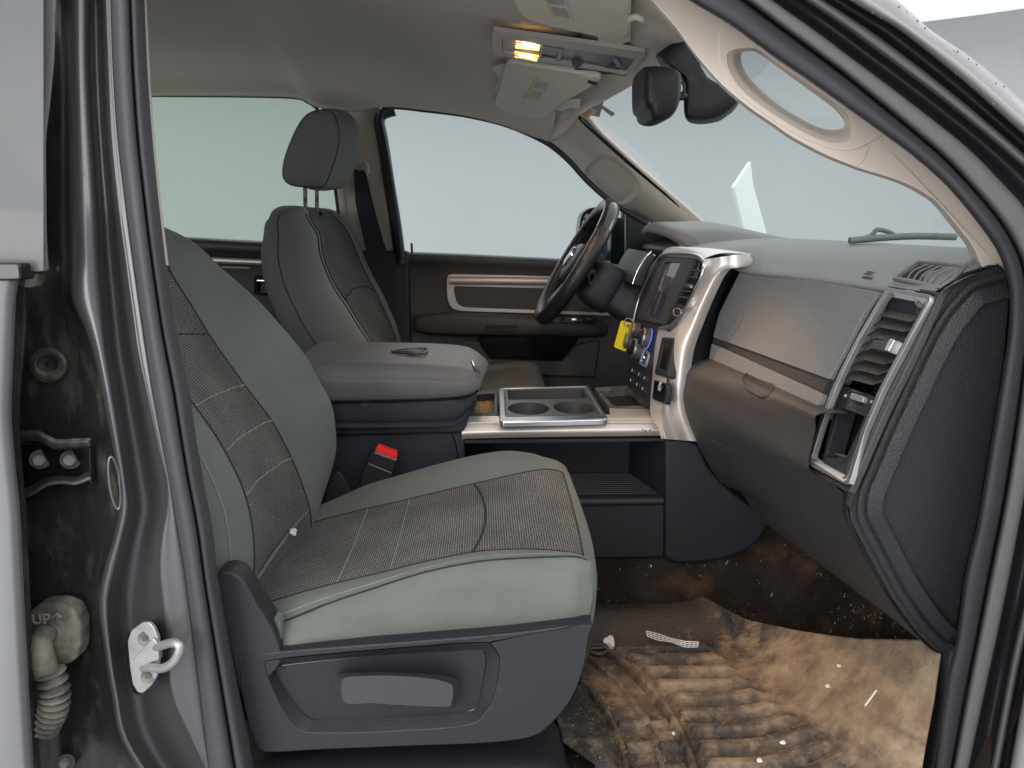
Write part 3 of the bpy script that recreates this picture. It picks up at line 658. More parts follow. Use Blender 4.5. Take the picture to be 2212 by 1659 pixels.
# hinge bracket with bolts
hb_ = thing('hinge_bracket', 'black folded steel hinge plate with two hex bolts on the jamb', 'hinge', on(jp, 120, 1000))
plate('hinge_leaf', [on(jp, x, y, .012) for x, y in [(40, 955), (100, 962), (196, 968), (199, 1048), (120, 1052), (40, 1062)]], (0, .012, 0), GLOSSBLK, hb_, bevel=.003)
tp = [(38, 932), (80, 930), (105, 942), (125, 950), (160, 948), (196, 947)]
loft('upper_flange', [[on(jp, x, y, o2) for x, y in tp] for o2 in (.036, .034)] + [[on(jp, x, y + 12, .030) for x, y in tp], [on(jp, x, y + 18, .014) for x, y in tp]], mat('hinge_steel', (.06, .06, .065), .3, metal=.4, dirt=((.22, .2, .16), 20, .5, .75)), hb_, ku=4, kv=2, thick=.003)
bt = [(38, 1080), (70, 1070), (100, 1052), (130, 1046), (165, 1048), (197, 1036)]
loft('lower_flange', [[on(jp, x, y - 16, .014) for x, y in bt], [on(jp, x, y - 6, .028) for x, y in bt], [on(jp, x, y, .036) for x, y in bt]], MATS['hinge_steel'], hb_, ku=4, kv=2, thick=.004)
for cx in (84, 150):
    cyl('bolt_washer', on(jp, cx + 3, 992, .012), on(jp, cx + 3, 992, .016), .0135, GROM, hb_, bevel=.001)
    cyl('bolt', on(jp, cx, 994, .014), on(jp, cx, 994, .028), .0088, MATS['hinge_steel'], hb_, seg=6, bevel=.001)
# raised ring on the paint
rg = oval(PL(tilt(200, 1000, 1.0), tilt(300, 1000, 1.005), tilt(250, 1200, 1.0)), 248, 1043, 11, 57, .002, 28, -.14)
tube('oval_emboss', rg, .0018, PAINT, cab, k=1, seg=6, closed=True)
# wiring boot
wb = thing('wiring_boot', 'dusty rubber wiring boot with UP arrow and ribbed hose below', 'cable boot', on(jp, 115, 1400))
pf = rc([on(jp, x, y, .030) for x, y in [(60, 1325), (82, 1306), (128, 1304), (160, 1318), (172, 1350), (172, 1400), (165, 1425), (140, 1440), (100, 1436), (60, 1430)]], .008)
plate('boot_plate', pf, -jp[1] * .03, BOOT, wb, bevel=.006, bseg=3)
tube('boot_neck', [on(jp, x, y, o2) for x, y, o2 in [(108, 1372, .02), (98, 1372, .042), (88, 1385, .052), (92, 1420, .052), (100, 1455, .05)]], lambda t: .0125 + .004 * t, BOOT, wb, k=5, seg=16)
pth = smooth([on(jp, x, y, .05) for x, y in [(107, 1448), (117, 1490), (117, 1522), (108, 1548), (96, 1572)]], 12)
tube('corrugated_hose', pth, lambda t: .0165 + .0045 * math.sin(t * 2 * math.pi * 9.2), BOOT, wb, k=2, seg=20)
text('raised_lettering', 'UP↑', .022, P(103, 1338, Y=1.004), V(1, 0, 0), (0, 0, 1), mat('dusty_letters', (.24, .22, .175), .9), wb, depth=.0015)
# door striker
dsp = PL(tilt(290, 1400, 1.03), tilt(350, 1380, 1.0), tilt(300, 1500, 1.03))
ds = thing('door_striker', 'zinc plated door striker loop with two screws on the painted pillar', 'striker', on(dsp, 315, 1420))
sk = PL(P(280, 1400, Y=1.006), P(345, 1400, Y=.990), P(280, 1500, Y=1.006))
so = [(275, 1385), (283, 1362), (306, 1345), (321, 1344), (332, 1356), (341, 1378), (343, 1420), (338, 1462), (326, 1482), (308, 1498), (297, 1496), (286, 1478), (280, 1440)]
plate('backing_plate', rc([on(sk, x - 7, y + 5, .002) for x, y in so], .004), -sk[1] * .016, GLOSSBLK, ds, bevel=.002)
plate('striker_plate', rc([on(sk, x, y, .012) for x, y in so], .003), -sk[1] * .006, STEEL, ds, bevel=.0015)
plate('raised_web', rc([on(sk, x, y, .017) for x, y in [(287, 1425), (330, 1378), (341, 1392), (343, 1425), (300, 1442)]], .002), -sk[1] * .008, STEEL, ds, bevel=.002)
tube('striker_loop', [P(x, y, Y=Y) for x, y, Y in [(330, 1398, .985), (345, 1396, .972), (374, 1388, .952), (389, 1398, .945), (378, 1426, .948), (354, 1443, .958), (328, 1442, .972), (310, 1441, .985)]], .0062, STEEL, ds, k=5, seg=12)
for cx, cy in ((313, 1379), (320, 1460)):
    cyl('screw', on(sk, cx, cy, .010), on(sk, cx, cy, .0150), .0095, BOOT, ds, bevel=.0015)
    cyl('screw_socket', on(sk, cx, cy, .0150), on(sk, cx, cy, .0160), .0040, JAMB, ds, seg=6)
bb = thing('body_bolt', 'single muddy bolt low in the door jamb', 'bolt', on(jp, 140, 1650))
cyl('bolt_flange', on(jp, 140, 1650, 0), on(jp, 140, 1650, .01), .014, GROM, bb, bevel=.001)
cyl('bolt_head', on(jp, 138, 1648, .01), on(jp, 138, 1648, .02), .008, BOOT, bb, seg=6, bevel=.001)

# ================================================================ SEATS
def splitgrid(G, parts, parent, kmap=1):
    """parts: (name, col0, col1, material)"""
    for nm, a, b, m in parts:
        gridmesh(nm, [r[a:b + 1] for r in G], m, parent, sharp=85)

ps = thing('front_seat', 'passenger seat in grey green cloth with dark woven centre, nearest the doorway', 'seat', (-.15, 1.33, -.93), group='front seats')
# ---- cushion
def tb(pts, Y):  # table X -> z from pixels at depth Y
    q = [P(x, y, Y=Y) for x, y in pts]; return [(p.x, p.z) for p in q]
near_bot = tb([(560, 1412), (605, 1408), (850, 1388), (1100, 1368), (1270, 1350)], 1.075)
near_seam = tb([(540, 1375), (610, 1348), (683, 1316), (790, 1280), (898, 1244), (1005, 1219), (1134, 1208), (1265, 1205)], 1.085)
fab_near = tb([(548, 1312), (563, 1307), (647, 1280), (755, 1253), (826, 1237), (934, 1210), (1041, 1190), (1134, 1186), (1170, 1187), (1262, 1197)], 1.13)
fab_far = tb([(640, 1140), (666, 1131), (776, 1103), (873, 1081), (934, 1066), (1041, 1041), (1080, 1032), (1152, 1017), (1215, 1012)], 1.47)
crest = tb([(640, 1110), (700, 1090), (740, 1070), (790, 1048), (862, 1027), (934, 1005), (1041, 980), (1100, 973), (1134, 975), (1175, 990)], 1.56)
Xs = [-.40, -.33, -.25, -.17, -.09, -.01, .05, .10, .135]
rows = []
for X in Xs:
    nb, nsm, fn, ff, cr = it(X, near_bot), it(X, near_seam), it(X, fab_near), it(X, fab_far), it(X, crest)
    rows.append([V(X, 1.10, nb - .02), V(X, 1.078, nb), V(X, 1.062, (nb + nsm) / 2 - .01), V(X, 1.064, nsm - .022), V(X, 1.078, nsm - .003), V(X, 1.086, nsm + .002), V(X, 1.105, (nsm + fn) / 2 + .006), V(X, 1.13, fn),
                 V(X, 1.22, (fn * .7 + ff * .3) - .004), V(X, 1.30, (fn + ff) / 2 - .006), V(X, 1.39, (fn * .3 + ff * .7) - .003), V(X, 1.47, ff), V(X, 1.52, (ff + cr) / 2 + .010), V(X, 1.56, cr), V(X, 1.60, cr - .03), V(X, 1.615, cr - .12), V(X, 1.61, nb)])
# the front edge rounds over and drops
base = rows[-1]
def front(dx, dz, k=1.0):
    r = []
    for i, p in enumerate(base):
        edge = 1.0 if 5 <= i <= 13 else .35
        bow = .022 * (1 - ((p.y - 1.33) / .28) ** 2)
        r.append(V(p.x + dx * (1 if 4 <= i <= 14 else .85) + bow * k, p.y + (.012 if i < 6 else (-.012 if i > 12 else 0)) * k, p.z + dz * edge + (-.0 if i else 0)))
    return r
rows.append(front(.020, -.008, .5)); rows.append(front(.032, -.026, .9))
bz = min(p.z for p in base)
for dx, zt in ((.037, -.56), (.030, -.63), (.016, -.665)):
    r = front(dx, 0, 1.0)
    for p in r: p.z = min(p.z, zt - .0)
    rows.append(r)
G = grid(rows, 3, 4)
cc = lambda k: k * 3
for i, r in enumerate(G):          # wrinkles in the side of the cushion
    for j in range(0, cc(5)):
        p = r[j]; X = p.x
        w = .011 * math.exp(-((p.z - (-.585 - .15 * (X + .3))) / .012) ** 2) * sst(-.33, -.28, X) * (1 - sst(-.24, -.10, X))
        w += .007 * math.exp(-((p.z - (-.56 - .05 * (X))) / .02) ** 2) * sst(-.15, 0, X) * (1 - sst(.0, .15, X))
        r[j] = p + V(0, w, 0)
nfront = 4 * (len(Xs) + 0)
def sub(G, r0, r1, c0, c1): return [row[c0:c1 + 1] for row in G[r0:r1 + 1]]
# split: everything in front of row nfront belongs to the cloth, the woven centre ends there
gridmesh('cushion_side', sub(G, 0, len(G) - 1, 0, cc(5)), GREENCLOTH, ps, sharp=85)
gridmesh('cushion_side', sub(G, 0, len(G) - 1, cc(5), cc(7)), GREENCLOTH, ps, sharp=85)
gridmesh('woven_insert', sub(G, 0, nfront, cc(7), cc(11)), FABRIC, ps, sharp=85)
gridmesh('cushion_side', sub(G, 0, len(G) - 1, cc(11), cc(16)), GREENCLOTH, ps, sharp=85)
gridmesh('cushion_front', sub(G, nfront, len(G) - 1, cc(7), cc(11)), GREENCLOTH, ps, sharp=85)
up = V(0, 0, .0006)
tube('seam', [G[i][cc(5)] + V(0, -.0005, .0005) for i in range(0, len(G) - 6, 2)], .0016, SEAM, ps, k=1, seg=6)
tube('seam', [G[i][cc(7)] + up for i in range(0, nfront + 1)] + [G[nfront][j] + up for j in range(cc(7), cc(11) + 1)] + [G[i][cc(11)] + up for i in range(nfront, -1, -1)], .0013, SEAM, ps, k=1, seg=6)
# stitched transverse channels
def onG(X, Y):
    best = None
    for i in range(nfront + 1):
        for j in range(cc(7), cc(11)):
            a, b = G[i][j], G[i][j + 1]
            if a.y <= Y <= b.y:
                d = abs(a.x - X)
                if best is None or d < best[0]: best = (d, a.lerp(b, (Y - a.y) / max(1e-6, b.y - a.y)), i, j, Y)
    d, p, i, j, Y = best
    i2 = min(nfront, i + 1) if G[i][j].x < X else max(0, i - 1)
    q = G[i2][j].lerp(G[i2][j + 1], 0.5); f = 0 if abs(q.x - p.x) < 1e-6 else (X - p.x) / (q.x - p.x)
    return V(X, Y, p.z + (q.z - p.z) * f)
for X0, bowx, rr, mm in ((-.235, .0, .0010, STITCH), (-.15, .0, .0010, STITCH), (-.018, .022, .0020, SEAM)):
    tube('stitch_line', [onG(X0 + bowx * (1 - ((y - 1.30) / .17) ** 2), y) + V(0, 0, .0003) for y in [1.132 + .337 * k / 10 for k in range(11)]], rr, mm, ps, k=2, seg=6)
# top-stitch along the near edge
tube('stitch_line', [G[i][cc(6)] * .55 + G[i][cc(5)] * .45 + V(0, 0, .0004) for i in range(4, len(G) - 14, 2)], .0008, STITCH, ps, k=1, seg=5)
# ---- backrest
fz = lambda pts, Y: sorted([(P(x, y, Y=Y).z, P(x, y, Y=Y).x) for x, y in pts])
ff_ = fz([(330, 500), (362, 579), (394, 629), (451, 723), (526, 830), (587, 909), (629, 987), (654, 1052), (669, 1103), (672, 1140)], 1.45)
fc_ = fz([(300, 455), (351, 485), (408, 516), (466, 569), (537, 629), (594, 690), (658, 766), (690, 826), (715, 869), (727, 934), (726, 977), (719, 1009), (703, 1052), (684, 1090), (670, 1120)], 1.57)
fn_ = fz([(412, 869), (440, 905), (487, 977), (519, 1048), (535, 1090), (548, 1172), (545, 1280)], 1.15)
ztop = fn_[-1][0]; dn = fn_[-1][1] - it(ztop, ff_)
def xn(z): return it(z, fn_) if z <= ztop else it(z, ff_) + dn * (1 - sst(ztop, 0, z)) 
Zs = [-.60, -.56, -.52, -.47, -.42, -.37, -.32, -.27, -.21, -.15, -.09, -.03, .02, .05]
rows = []
for z in Zs:
    a, b, c = xn(z), it(z, ff_), it(z, fc_); sh = -.04 * sst(-.03, .06, z)
    dx = -.015; nz = it(z, [(-.6, -.015), (-.5, -.02), (-.3, -.01), (0, 0)])
    rows.append([V(a - .16, 1.10, z), V(a - .13, 1.075, z), V(a - .07, 1.065, z), V(a - .028 + nz, 1.078, z + .003), V(a - .008 + nz * .6, 1.10, z + .003), V(a + .001, 1.15, z),
                 V((a * 2 + b) / 3 - .008, 1.25, z), V((a + b * 2) / 3 - .008, 1.35, z), V(b, 1.45, z), V((b + c) / 2 + .008, 1.51, z), V(c, 1.57, z), V(c - .03, 1.60, z), V(c - .10, 1.61, z), V(c - .16, 1.58, z)])
    for p in rows[-1]: p.x += sh
last = rows[-1]
rows.append([V(p.x - .03, 1.33 + (p.y - 1.33) * .93, p.z + .03) for p in last])
rows.append([V(p.x - .07 if i not in (0, 13) else p.x - .03, 1.33 + (p.y - 1.33) * .85, p.z + .045) for i, p in enumerate(last)])
rows.append([V(last[0].x - .02, 1.33 + (p.y - 1.33) * .8, last[0].z + .03) for i, p in enumerate(last)])
G = grid(rows, 3, 4)
splitgrid(G, [('backrest_side', 0, 9, GREENCLOTH), ('backrest_side', 9, 15, GREENCLOTH), ('woven_insert', 15, 24, FABRIC), ('backrest_side', 24, 39, GREENCLOTH)], ps)
for c in (15, 24):
    tube('seam', [r[c] + V(.001, 0, 0) for r in G[:-8]], .0014, SEAM, ps, k=1, seg=6)
tube('stitch_line', [r[10] + V(.0008, -.0008, 0) for r in G[:-8]], .0012, SEAM, ps, k=1, seg=6)
tube('stitch_line', [r[12] + V(.0008, -.0008, 0) for r in G[:-8]], .0008, STITCH, ps, k=1, seg=5)
def backline(z0, z1, mm, r):
    pts = []
    for c in range(15, 25):
        f = (c - 15) / 9; z = z0 + (z1 - z0) * f
        i = min(range(len(G) - 8), key=lambda k: abs(G[k][c].z - z)); j = i + 1 if G[i][c].z < z else max(0, i - 1); a, b = G[i][c], G[j][c]
        t = 0 if abs(b.z - a.z) < 1e-6 else (z - a.z) / (b.z - a.z); pts.append(a.lerp(b, t) + V(.0010, 0, 0.0004))
    tube('stitch_line', pts, r, mm, ps, k=2, seg=6)
for (xn_, yn_), (xf_, yf_) in (((487, 975), (587, 909)), ((528, 1070), (630, 990)), ((424, 877), (524, 832)), ((361, 720), (452, 722))):
    backline(P(xn_, yn_, Y=1.15).z, P(xf_, yf_, Y=1.45).z, STITCH if yn_ > 800 else SEAM, .0011)
# piping where back meets cushion
tube('piping', [P(544, 1268, Y=1.13), P(585, 1206, Y=1.23), P(630, 1145, Y=1.35), P(668, 1098, Y=1.46), P(690, 1078, Y=1.53)], .003, GREENCLOTH, ps, k=4, seg=8)
# lower rear near corner cloth tab
plate('cloth_tab', rc([P(592, 1330, Y=1.065), P(606, 1345, Y=1.06), P(608, 1402, Y=1.06), P(594, 1402, Y=1.065), P(588, 1360, Y=1.065)], .006), (0, .02, 0), GREENCLOTH, ps, bevel=.004)
# headrest (tucked behind the pillar)
def headrest(parent, c, w, h, d, lean, m1, m2, posts=True, dn=.075):
    rows = []
    n = 20
    for k in range(11):
        t = -1 + 2 * k / 10; y = c.y + t * w / 2; s = (1 - abs(t) ** 4) ** .5 if abs(t) < 1 else .0
        s = max(s, .02) if abs(t) >= .98 else max(.55, s)
        r = []
        for q in range(n):
            a = 2 * math.pi * q / n; ca, sa = math.cos(a), math.sin(a)
            x = d / 2 * math.copysign(abs(ca) ** .75, ca) * s; z = h / 2 * math.copysign(abs(sa) ** .8, sa) * s
            x *= 1 - .22 * (z / (h / 2)) * (1 if ca > 0 else -.15)
            r.append(V(c.x + x - z * math.tan(lean), y, c.z + z))
        rows.append(r)
    return rows
hr = headrest(ps, V(-.80, 1.34, .17), .27, .21, .13, .25, None, None)
gridmesh('headrest', grid(hr, 1, 2, True), GREENCLOTH, ps, closed=True, caps=True)
for yy in (1.28, 1.40): cyl('headrest_post', (-.77, yy, -.02), (-.79, yy, .12), .007, STEEL, ps)

# ---- passenger seat base plastic
sb = thing('seat_base_cover', 'dark grey plastic side shield below the passenger cushion with recessed handle', 'seat trim', P(850, 1500, Y=1.05))
Yb = 1.045
ou = smooth([P(x, y, Y=Yb) for x, y in [(548, 1420), (600, 1408), (850, 1389), (1100, 1369), (1268, 1349), (1272, 1372), (1262, 1440), (1235, 1510), (1195, 1560), (1150, 1592), (1050, 1606), (900, 1612), (700, 1620), (575, 1626), (552, 1610), (535, 1560), (518, 1480), (520, 1440)]], 3, True)
arm = smooth([P(x, y, Y=Yb + .001) for x, y in [(466, 1250), (478, 1238), (500, 1238), (526, 1256), (552, 1300), (584, 1352), (604, 1398), (606, 1432), (575, 1470), (545, 1500), (520, 1500), (500, 1420), (480, 1330)]], 3, True)
plate('hinge_arm', arm, (0, .045, 0), TRIM, sb, bevel=.008, bseg=4)
rec = smooth([P(x, y, Y=Yb) for x, y in [(572, 1437), (590, 1426), (750, 1410), (900, 1398), (1040, 1388), (1062, 1396), (1078, 1420), (1076, 1460), (1066, 1505), (1045, 1542), (1005, 1566), (850, 1578), (680, 1582), (640, 1568), (605, 1520)]], 3, True)
ringplate('side_shield', ou, rec, (0, .05, 0), TRIM, sb, n=150, bevel=.006, bseg=3)
rec2 = smooth([P(x, y, Y=Yb + .018) for x, y in [(592, 1447), (606, 1438), (750, 1422), (900, 1410), (1035, 1402), (1046, 1408), (1050, 1430), (1042, 1480), (1034, 1515), (1010, 1537), (850, 1548), (700, 1556), (665, 1548), (632, 1512)]], 3, True)
ra = resample(rec, 90, True); rb_ = resample(rec2, 90, True)
rb_ = match(ra, rb_)
gridmesh('recess_wall', [ra + [ra[0]], rb_ + [rb_[0]]], TRIM, sb)
plate('recess_panel', rec2, (0, .01, 0), BLACKPL, sb, bevel=.001)
tube('panel_gap', rec2, .0012, GLOSSBLK, sb, k=1, seg=6, closed=True)
# the lever
lv = [[(722, 1474), (734, 1456), (780, 1452), (860, 1452), (930, 1456), (975, 1462), (991, 1472), (992, 1500), (984, 1520), (972, 1530), (900, 1528), (800, 1521), (760, 1524), (740, 1520), (728, 1504)],
      [(738, 1474), (750, 1463), (790, 1460), (860, 1460), (930, 1466), (965, 1474), (977, 1482), (978, 1500), (975, 1518), (966, 1526), (900, 1525), (800, 1519), (775, 1521), (752, 1520), (740, 1510)]]
Gv = [smooth([P(x, y, Y=Yy) for x, y in L_], 3, True) for L_, Yy in ((lv[0], 1.064), (lv[0], 1.045), (lv[1], 1.022), (lv[1], 1.018))]
Gv.append(inset(Gv[-1], .85))
gridmesh('seat_lever', Gv, LEVERM, sb, closed=True, caps=True, sharp=35)
# front underside of the seat & dark void
loft('front_shield', [[P(1268, 1352, Y=1.05), P(1273, 1330, Y=1.12), P(1262, 1260, Y=1.30), P(1235, 1150, Y=1.55)], [P(1272, 1372, Y=1.05), P(1280, 1365, Y=1.10), P(1268, 1310, Y=1.30), P(1240, 1230, Y=1.55)],
      [P(1262, 1440, Y=1.05), P(1268, 1420, Y=1.10), P(1250, 1390, Y=1.30), P(1240, 1320, Y=1.55)], [P(1235, 1510, Y=1.05), P(1238, 1490, Y=1.10), P(1228, 1450, Y=1.30), P(1220, 1380, Y=1.55)], [P(1190, 1565, Y=1.06), P(1195, 1540, Y=1.10), P(1190, 1500, Y=1.30), P(1180, 1430, Y=1.55)]], TRIM, sb, ku=3, kv=3, sharp=80)
box('seat_rail', (-.28, 1.2, -.93), (.10, 1.24, -.84), STEEL, sb)
box('seat_pan', (-.38, 1.09, -.82), (.08, 1.6, -.66), BLACKPL, sb, bevel=.02)
# recliner hinge cover between back and cushion on the far side
hc = thing('recliner_cover', 'small black plastic recliner cover beside the seat belt buckle', 'seat trim', P(740, 1050, Y=1.61))
plate('cover_shell', smooth([P(x, y, Y=1.60) for x, y in [(700, 1080), (712, 1040), (726, 1018), (740, 1030), (760, 1070), (750, 1110), (710, 1120)]], 3, True), (0, .03, 0), BLACKPL, hc, bevel=.008, bseg=3)

# ================================================================ DRIVER SEAT
dr = thing('front_seat', 'driver seat behind the console, grey cloth with its headrest raised on two posts', 'seat', (-.2, 2.33, -.93), group='front seats')
fr = fz([(672, 462), (684, 500), (692, 560), (718, 620), (740, 650), (770, 700), (803, 750), (830, 800)], 2.12)
bk = fz([(592, 468), (572, 490), (561, 530), (564, 580), (578, 640), (605, 700), (640, 750), (670, 800)], 2.12)
ffr = fz([(742, 462), (758, 480), (775, 520), (800, 580), (832, 640), (858, 700), (869, 740), (875, 800)], 2.58)
Zs = [-.44, -.38, -.33, -.28, -.23, -.18, -.13, -.08, -.03, .0, .015]
rows = []
for z in Zs:
    a, b, c = it(z, fr), it(z, bk), it(z, ffr); sh = -.015 * sst(-.03, .02, z)
    rows.append([V(b - .01, 2.35, z), V(b, 2.16, z), V(b + .01, 2.11, z), V((a + b) / 2, 2.085, z), V(a - .02, 2.095, z), V(a, 2.12, z), V(a - .004, 2.17, z), V(a - .01, 2.20, z), V((a + c) / 2 - .022, 2.33, z), V(c - .022, 2.46, z), V(c - .010, 2.50, z), V(c, 2.56, z), V(c - .02, 2.60, z), V(c - .08, 2.61, z), V(b + .02, 2.58, z)])
    for p in rows[-1]: p.x += sh
last = rows[-1]; mx = (it(.0, fr) + it(.0, bk)) / 2 - .01
rows.append([V(mx + (p.x - mx) * .82, 2.35 + (p.y - 2.35) * .93, p.z + .022) for p in last])
rows.append([V(mx + (p.x - mx) * .5, 2.35 + (p.y - 2.35) * .82, p.z + .033) for p in last])
rows.append([V(mx + (p.x - mx) * .1, 2.35 + (p.y - 2.35) * .7, p.z + .035) for p in last])
G = grid(rows, 3, 4)
splitgrid(G, [('backrest_side', 0, 15, DRIVERCLOTH), ('backrest_bolster', 15, 21, GREENCLOTH), ('woven_insert', 21, 30, FABRIC2), ('backrest_bolster', 30, 42, GREENCLOTH)], dr)
for c in (15, 21, 30): tube('seam', [r[c] + V(.0015, -.001, 0) for r in G[:-10]], .0016, SEAM, dr, k=1, seg=6)
tube('seam', [G[int(k)][8] + V(0, -.0015, 0) for k in range(0, len(G) - 10, 2)], .0012, SEAM, dr, k=1, seg=5)
pts = []
for c in range(21, 31):
    z = P(770, 640, Y=2.3).z + .02 * math.sin((c - 21) / 9 * math.pi); i = min(range(len(G) - 10), key=lambda k: abs(G[k][c].z - z)); pts.append(G[i][c] + V(.001, 0, 0))
tube('seam', pts, .002, SEAM, dr, k=1, seg=6)
# cushion visible over the console
rows = []
for x, z0 in ((-.35, -.52), (-.2, -.50), (0, -.475), (.10, -.462), (.17, -.465), (.20, -.485), (.205, -.56)):
    rows.append([V(x, 2.07, z0 - .12), V(x, 2.07, z0 - .03), V(x, 2.10, z0), V(x, 2.17, z0 - .005), V(x, 2.33, z0 - .02), V(x, 2.48, z0 - .005), V(x, 2.55, z0), V(x, 2.59, z0 - .03), V(x, 2.59, z0 - .14)])
G = grid(rows, 3, 3); splitgrid(G, [('cushion_side', 0, 9, GREENCLOTH), ('woven_insert', 9, 15, FABRIC), ('cushion_side', 15, 24, GREENCLOTH)], dr)
box('seat_pan', (-.35, 2.10, -.93), (.16, 2.56, -.6), BLACKPL, dr, bevel=.02)
# headrest
nearO = [(640, 232 + 30), (690, 240), (716, 243), (728, 262), (733, 300), (724, 345), (706, 392), (697, 405), (660, 404), (625, 402), (611, 388), (614, 350), (627, 305), (648, 268)]
nearO = [(664, 247), (688, 238), (714, 240), (727, 260), (733, 295), (726, 335), (712, 375), (698, 404), (665, 404), (630, 400), (612, 384), (613, 350), (626, 310), (645, 270)]
farO = [(688, 240), (712, 236), (744, 240), (766, 256), (781, 290), (780, 320), (768, 360), (748, 400), (720, 410), (690, 412), (668, 405), (664, 370), (672, 320), (680, 270)]
Yn, Yf = 2.19, 2.47
a = smooth([P(x, y, Y=Yn) for x, y in nearO], 3, True); b = smooth([P(x, y, Y=Yf) for x, y in farO], 3, True)
secs = [[p + V(0, dy, 0) for p in inset(a, f)] for f, dy in ((.02, -.020), (.35, -.0195), (.7, -.016), (.93, -.008), (1, .002))]
A_ = secs[-1]
M1 = [p.lerp(q, .35) + V(.004, 0, 0) for p, q in zip(A_, b)]; M2 = [p.lerp(q, .7) + V(.004, 0, 0) for p, q in zip(A_, b)]
side = gridmesh('headrest_side', grid(secs, 1, 2, True), DRIVERCLOTH, dr, closed=True)
gridmesh('headrest_core', grid([A_, M1, M2, b, [p + V(0, .02, 0) for p in inset(b, .8)], [p + V(0, .025, 0) for p in inset(b, .2)]], 1, 2, True), GREENCLOTH, dr, closed=True, caps=True)
tube('seam', [p + V(.0, -.001, 0) for p in A_], .0016, SEAM, dr, k=1, seg=6, closed=True)
for x, Y in ((659, 2.26), (684, 2.37)):
    cyl('headrest_post', P(x, 395, Y=Y), P(x + 1, 466, Y=Y), .0058, RUSTY, dr)
    box('post_collar', P(x, 462, Y=Y) - V(.02, .012, .006), P(x, 462, Y=Y) + V(.02, .012, .006), BLACKPL, dr)
# ================================================================ FAR SEAT BELT
sbt = thing('seat_belt', 'black seat belt hanging from its upper anchor on the far pillar', 'seat belt', P(786, 362, Y=2.56))
tube('belt_guide', [far(x, y, -.05) for x, y in [(770, 352), (784, 348), (792, 356), (794, 372), (790, 376)]], .007, BEIGE, sbt, k=4, seg=10)
bw = smooth([far(x, y, -.06) for x, y in [(764, 365), (776, 368), (790, 374), (806, 440), (828, 520), (850, 600), (852, 760)]], 3) + smooth([far(x, y, -.06) for x, y in [(815, 760), (800, 600), (786, 520), (768, 440)]], 3)
plate('webbing', bw, (0, .002, 0), mat('belt_webbing', (.02, .02, .026), .75, bump=('noise', 500, .4)), sbt, bevel=0)

# ================================================================ FAR DOORS
fd = thing('driver_door', 'closed driver door trim with armrest, silver insert and map pocket', 'door', (-.2, 2.68, -.93))
DY = 2.64
dp = [(868, 546), (1000, 551), (1100, 556), (1215, 562), (1330, 574), (1420, 590)]
rows = [[P(x, y - 3, Y=DY + .03) for x, y in dp], [P(x, y, Y=DY - .01) for x, y in dp], [P(x, y + 14, Y=DY - .02) for x, y in dp], [P(x, y + 40, Y=DY) for x, y in dp], [P(x, 680, Y=DY) for x, y in dp], [P(x, 780, Y=DY - .01) for x, y in dp], [P(x, 840, Y=DY - .01) for x, y in dp], [P(x, 1000, Y=DY) for x, y in dp]]
loft('door_panel', rows, DOORPL, fd, ku=3, kv=3, sharp=80)
ip = PL(P(960, 600, Y=DY - .012), P(1300, 600, Y=DY - .012), P(960, 700, Y=DY - .012))
ringplate('insert_frame', rc([on(ip, *p) for p in [(965, 592), (1330, 600), (1330, 682), (1000, 672), (975, 668), (966, 645)]], .018), rc([on(ip, *p) for p in [(978, 618), (1320, 626), (1320, 676), (1000, 664), (986, 655)]], .012), (0, .012, 0), SILVER, fd, n=90, bevel=.003, bseg=3)
plate('insert_pad', rc([on(ip, *p, -.004) for p in [(977, 617), (1322, 625), (1322, 677), (1000, 665), (985, 656)]], .008), (0, .008, 0), DOORPL, fd, bevel=.003)
tube('insert_rail', [on(ip, 972, 606, .004), on(ip, 1100, 607, .006), on(ip, 1330, 611, .006)], .014, SILVER, fd, k=3, seg=12)
# armrest
rows = []
for x, yt, yb, dy in [(892, 690, 705, 0), (900, 683, 716, .03), (950, 677, 722, .05), (1040, 678, 724, .07), (1150, 684, 726, .09), (1250, 692, 727, .10), (1295, 699, 726, .085), (1310, 706, 722, .03)]:
    rows.append([P(x, yt - 3, Y=DY + .01), P(x, yt, Y=DY - dy * .6), P(x, yt + 8, Y=DY - dy), P(x, yb - 6, Y=DY - dy), P(x, yb, Y=DY - dy * .7), P(x, yb + 3, Y=DY + .01)])
loft('armrest', rows, DOORPL, fd, ku=3, kv=4, sharp=80)
ringplate('pull_slot', rc([P(x, y, Y=DY - .092) for x, y in [(1048, 701), (1118, 703), (1118, 716), (1048, 714)]], .006), rc([P(x, y, Y=DY - .092) for x, y in [(1052, 704), (1114, 706), (1114, 713), (1052, 711)]], .004), (0, .006, 0), BLACKPL, fd, n=40, bevel=.001)
plate('switch_panel', rc([P(x, y, Y=DY - .10) for x, y in [(1165, 686), (1280, 690), (1284, 698), (1168, 696)]], .004), (0, .02, .0), GLOSSBLK, fd, bevel=.002)
for x in (1190, 1215, 1240, 1262): box('window_switch', P(x, 690, Y=DY - .115) - V(.009, .005, .004), P(x, 690, Y=DY - .115) + V(.009, .005, .005), CHROME if x == 1240 else BLACKPL, fd, bevel=.002)
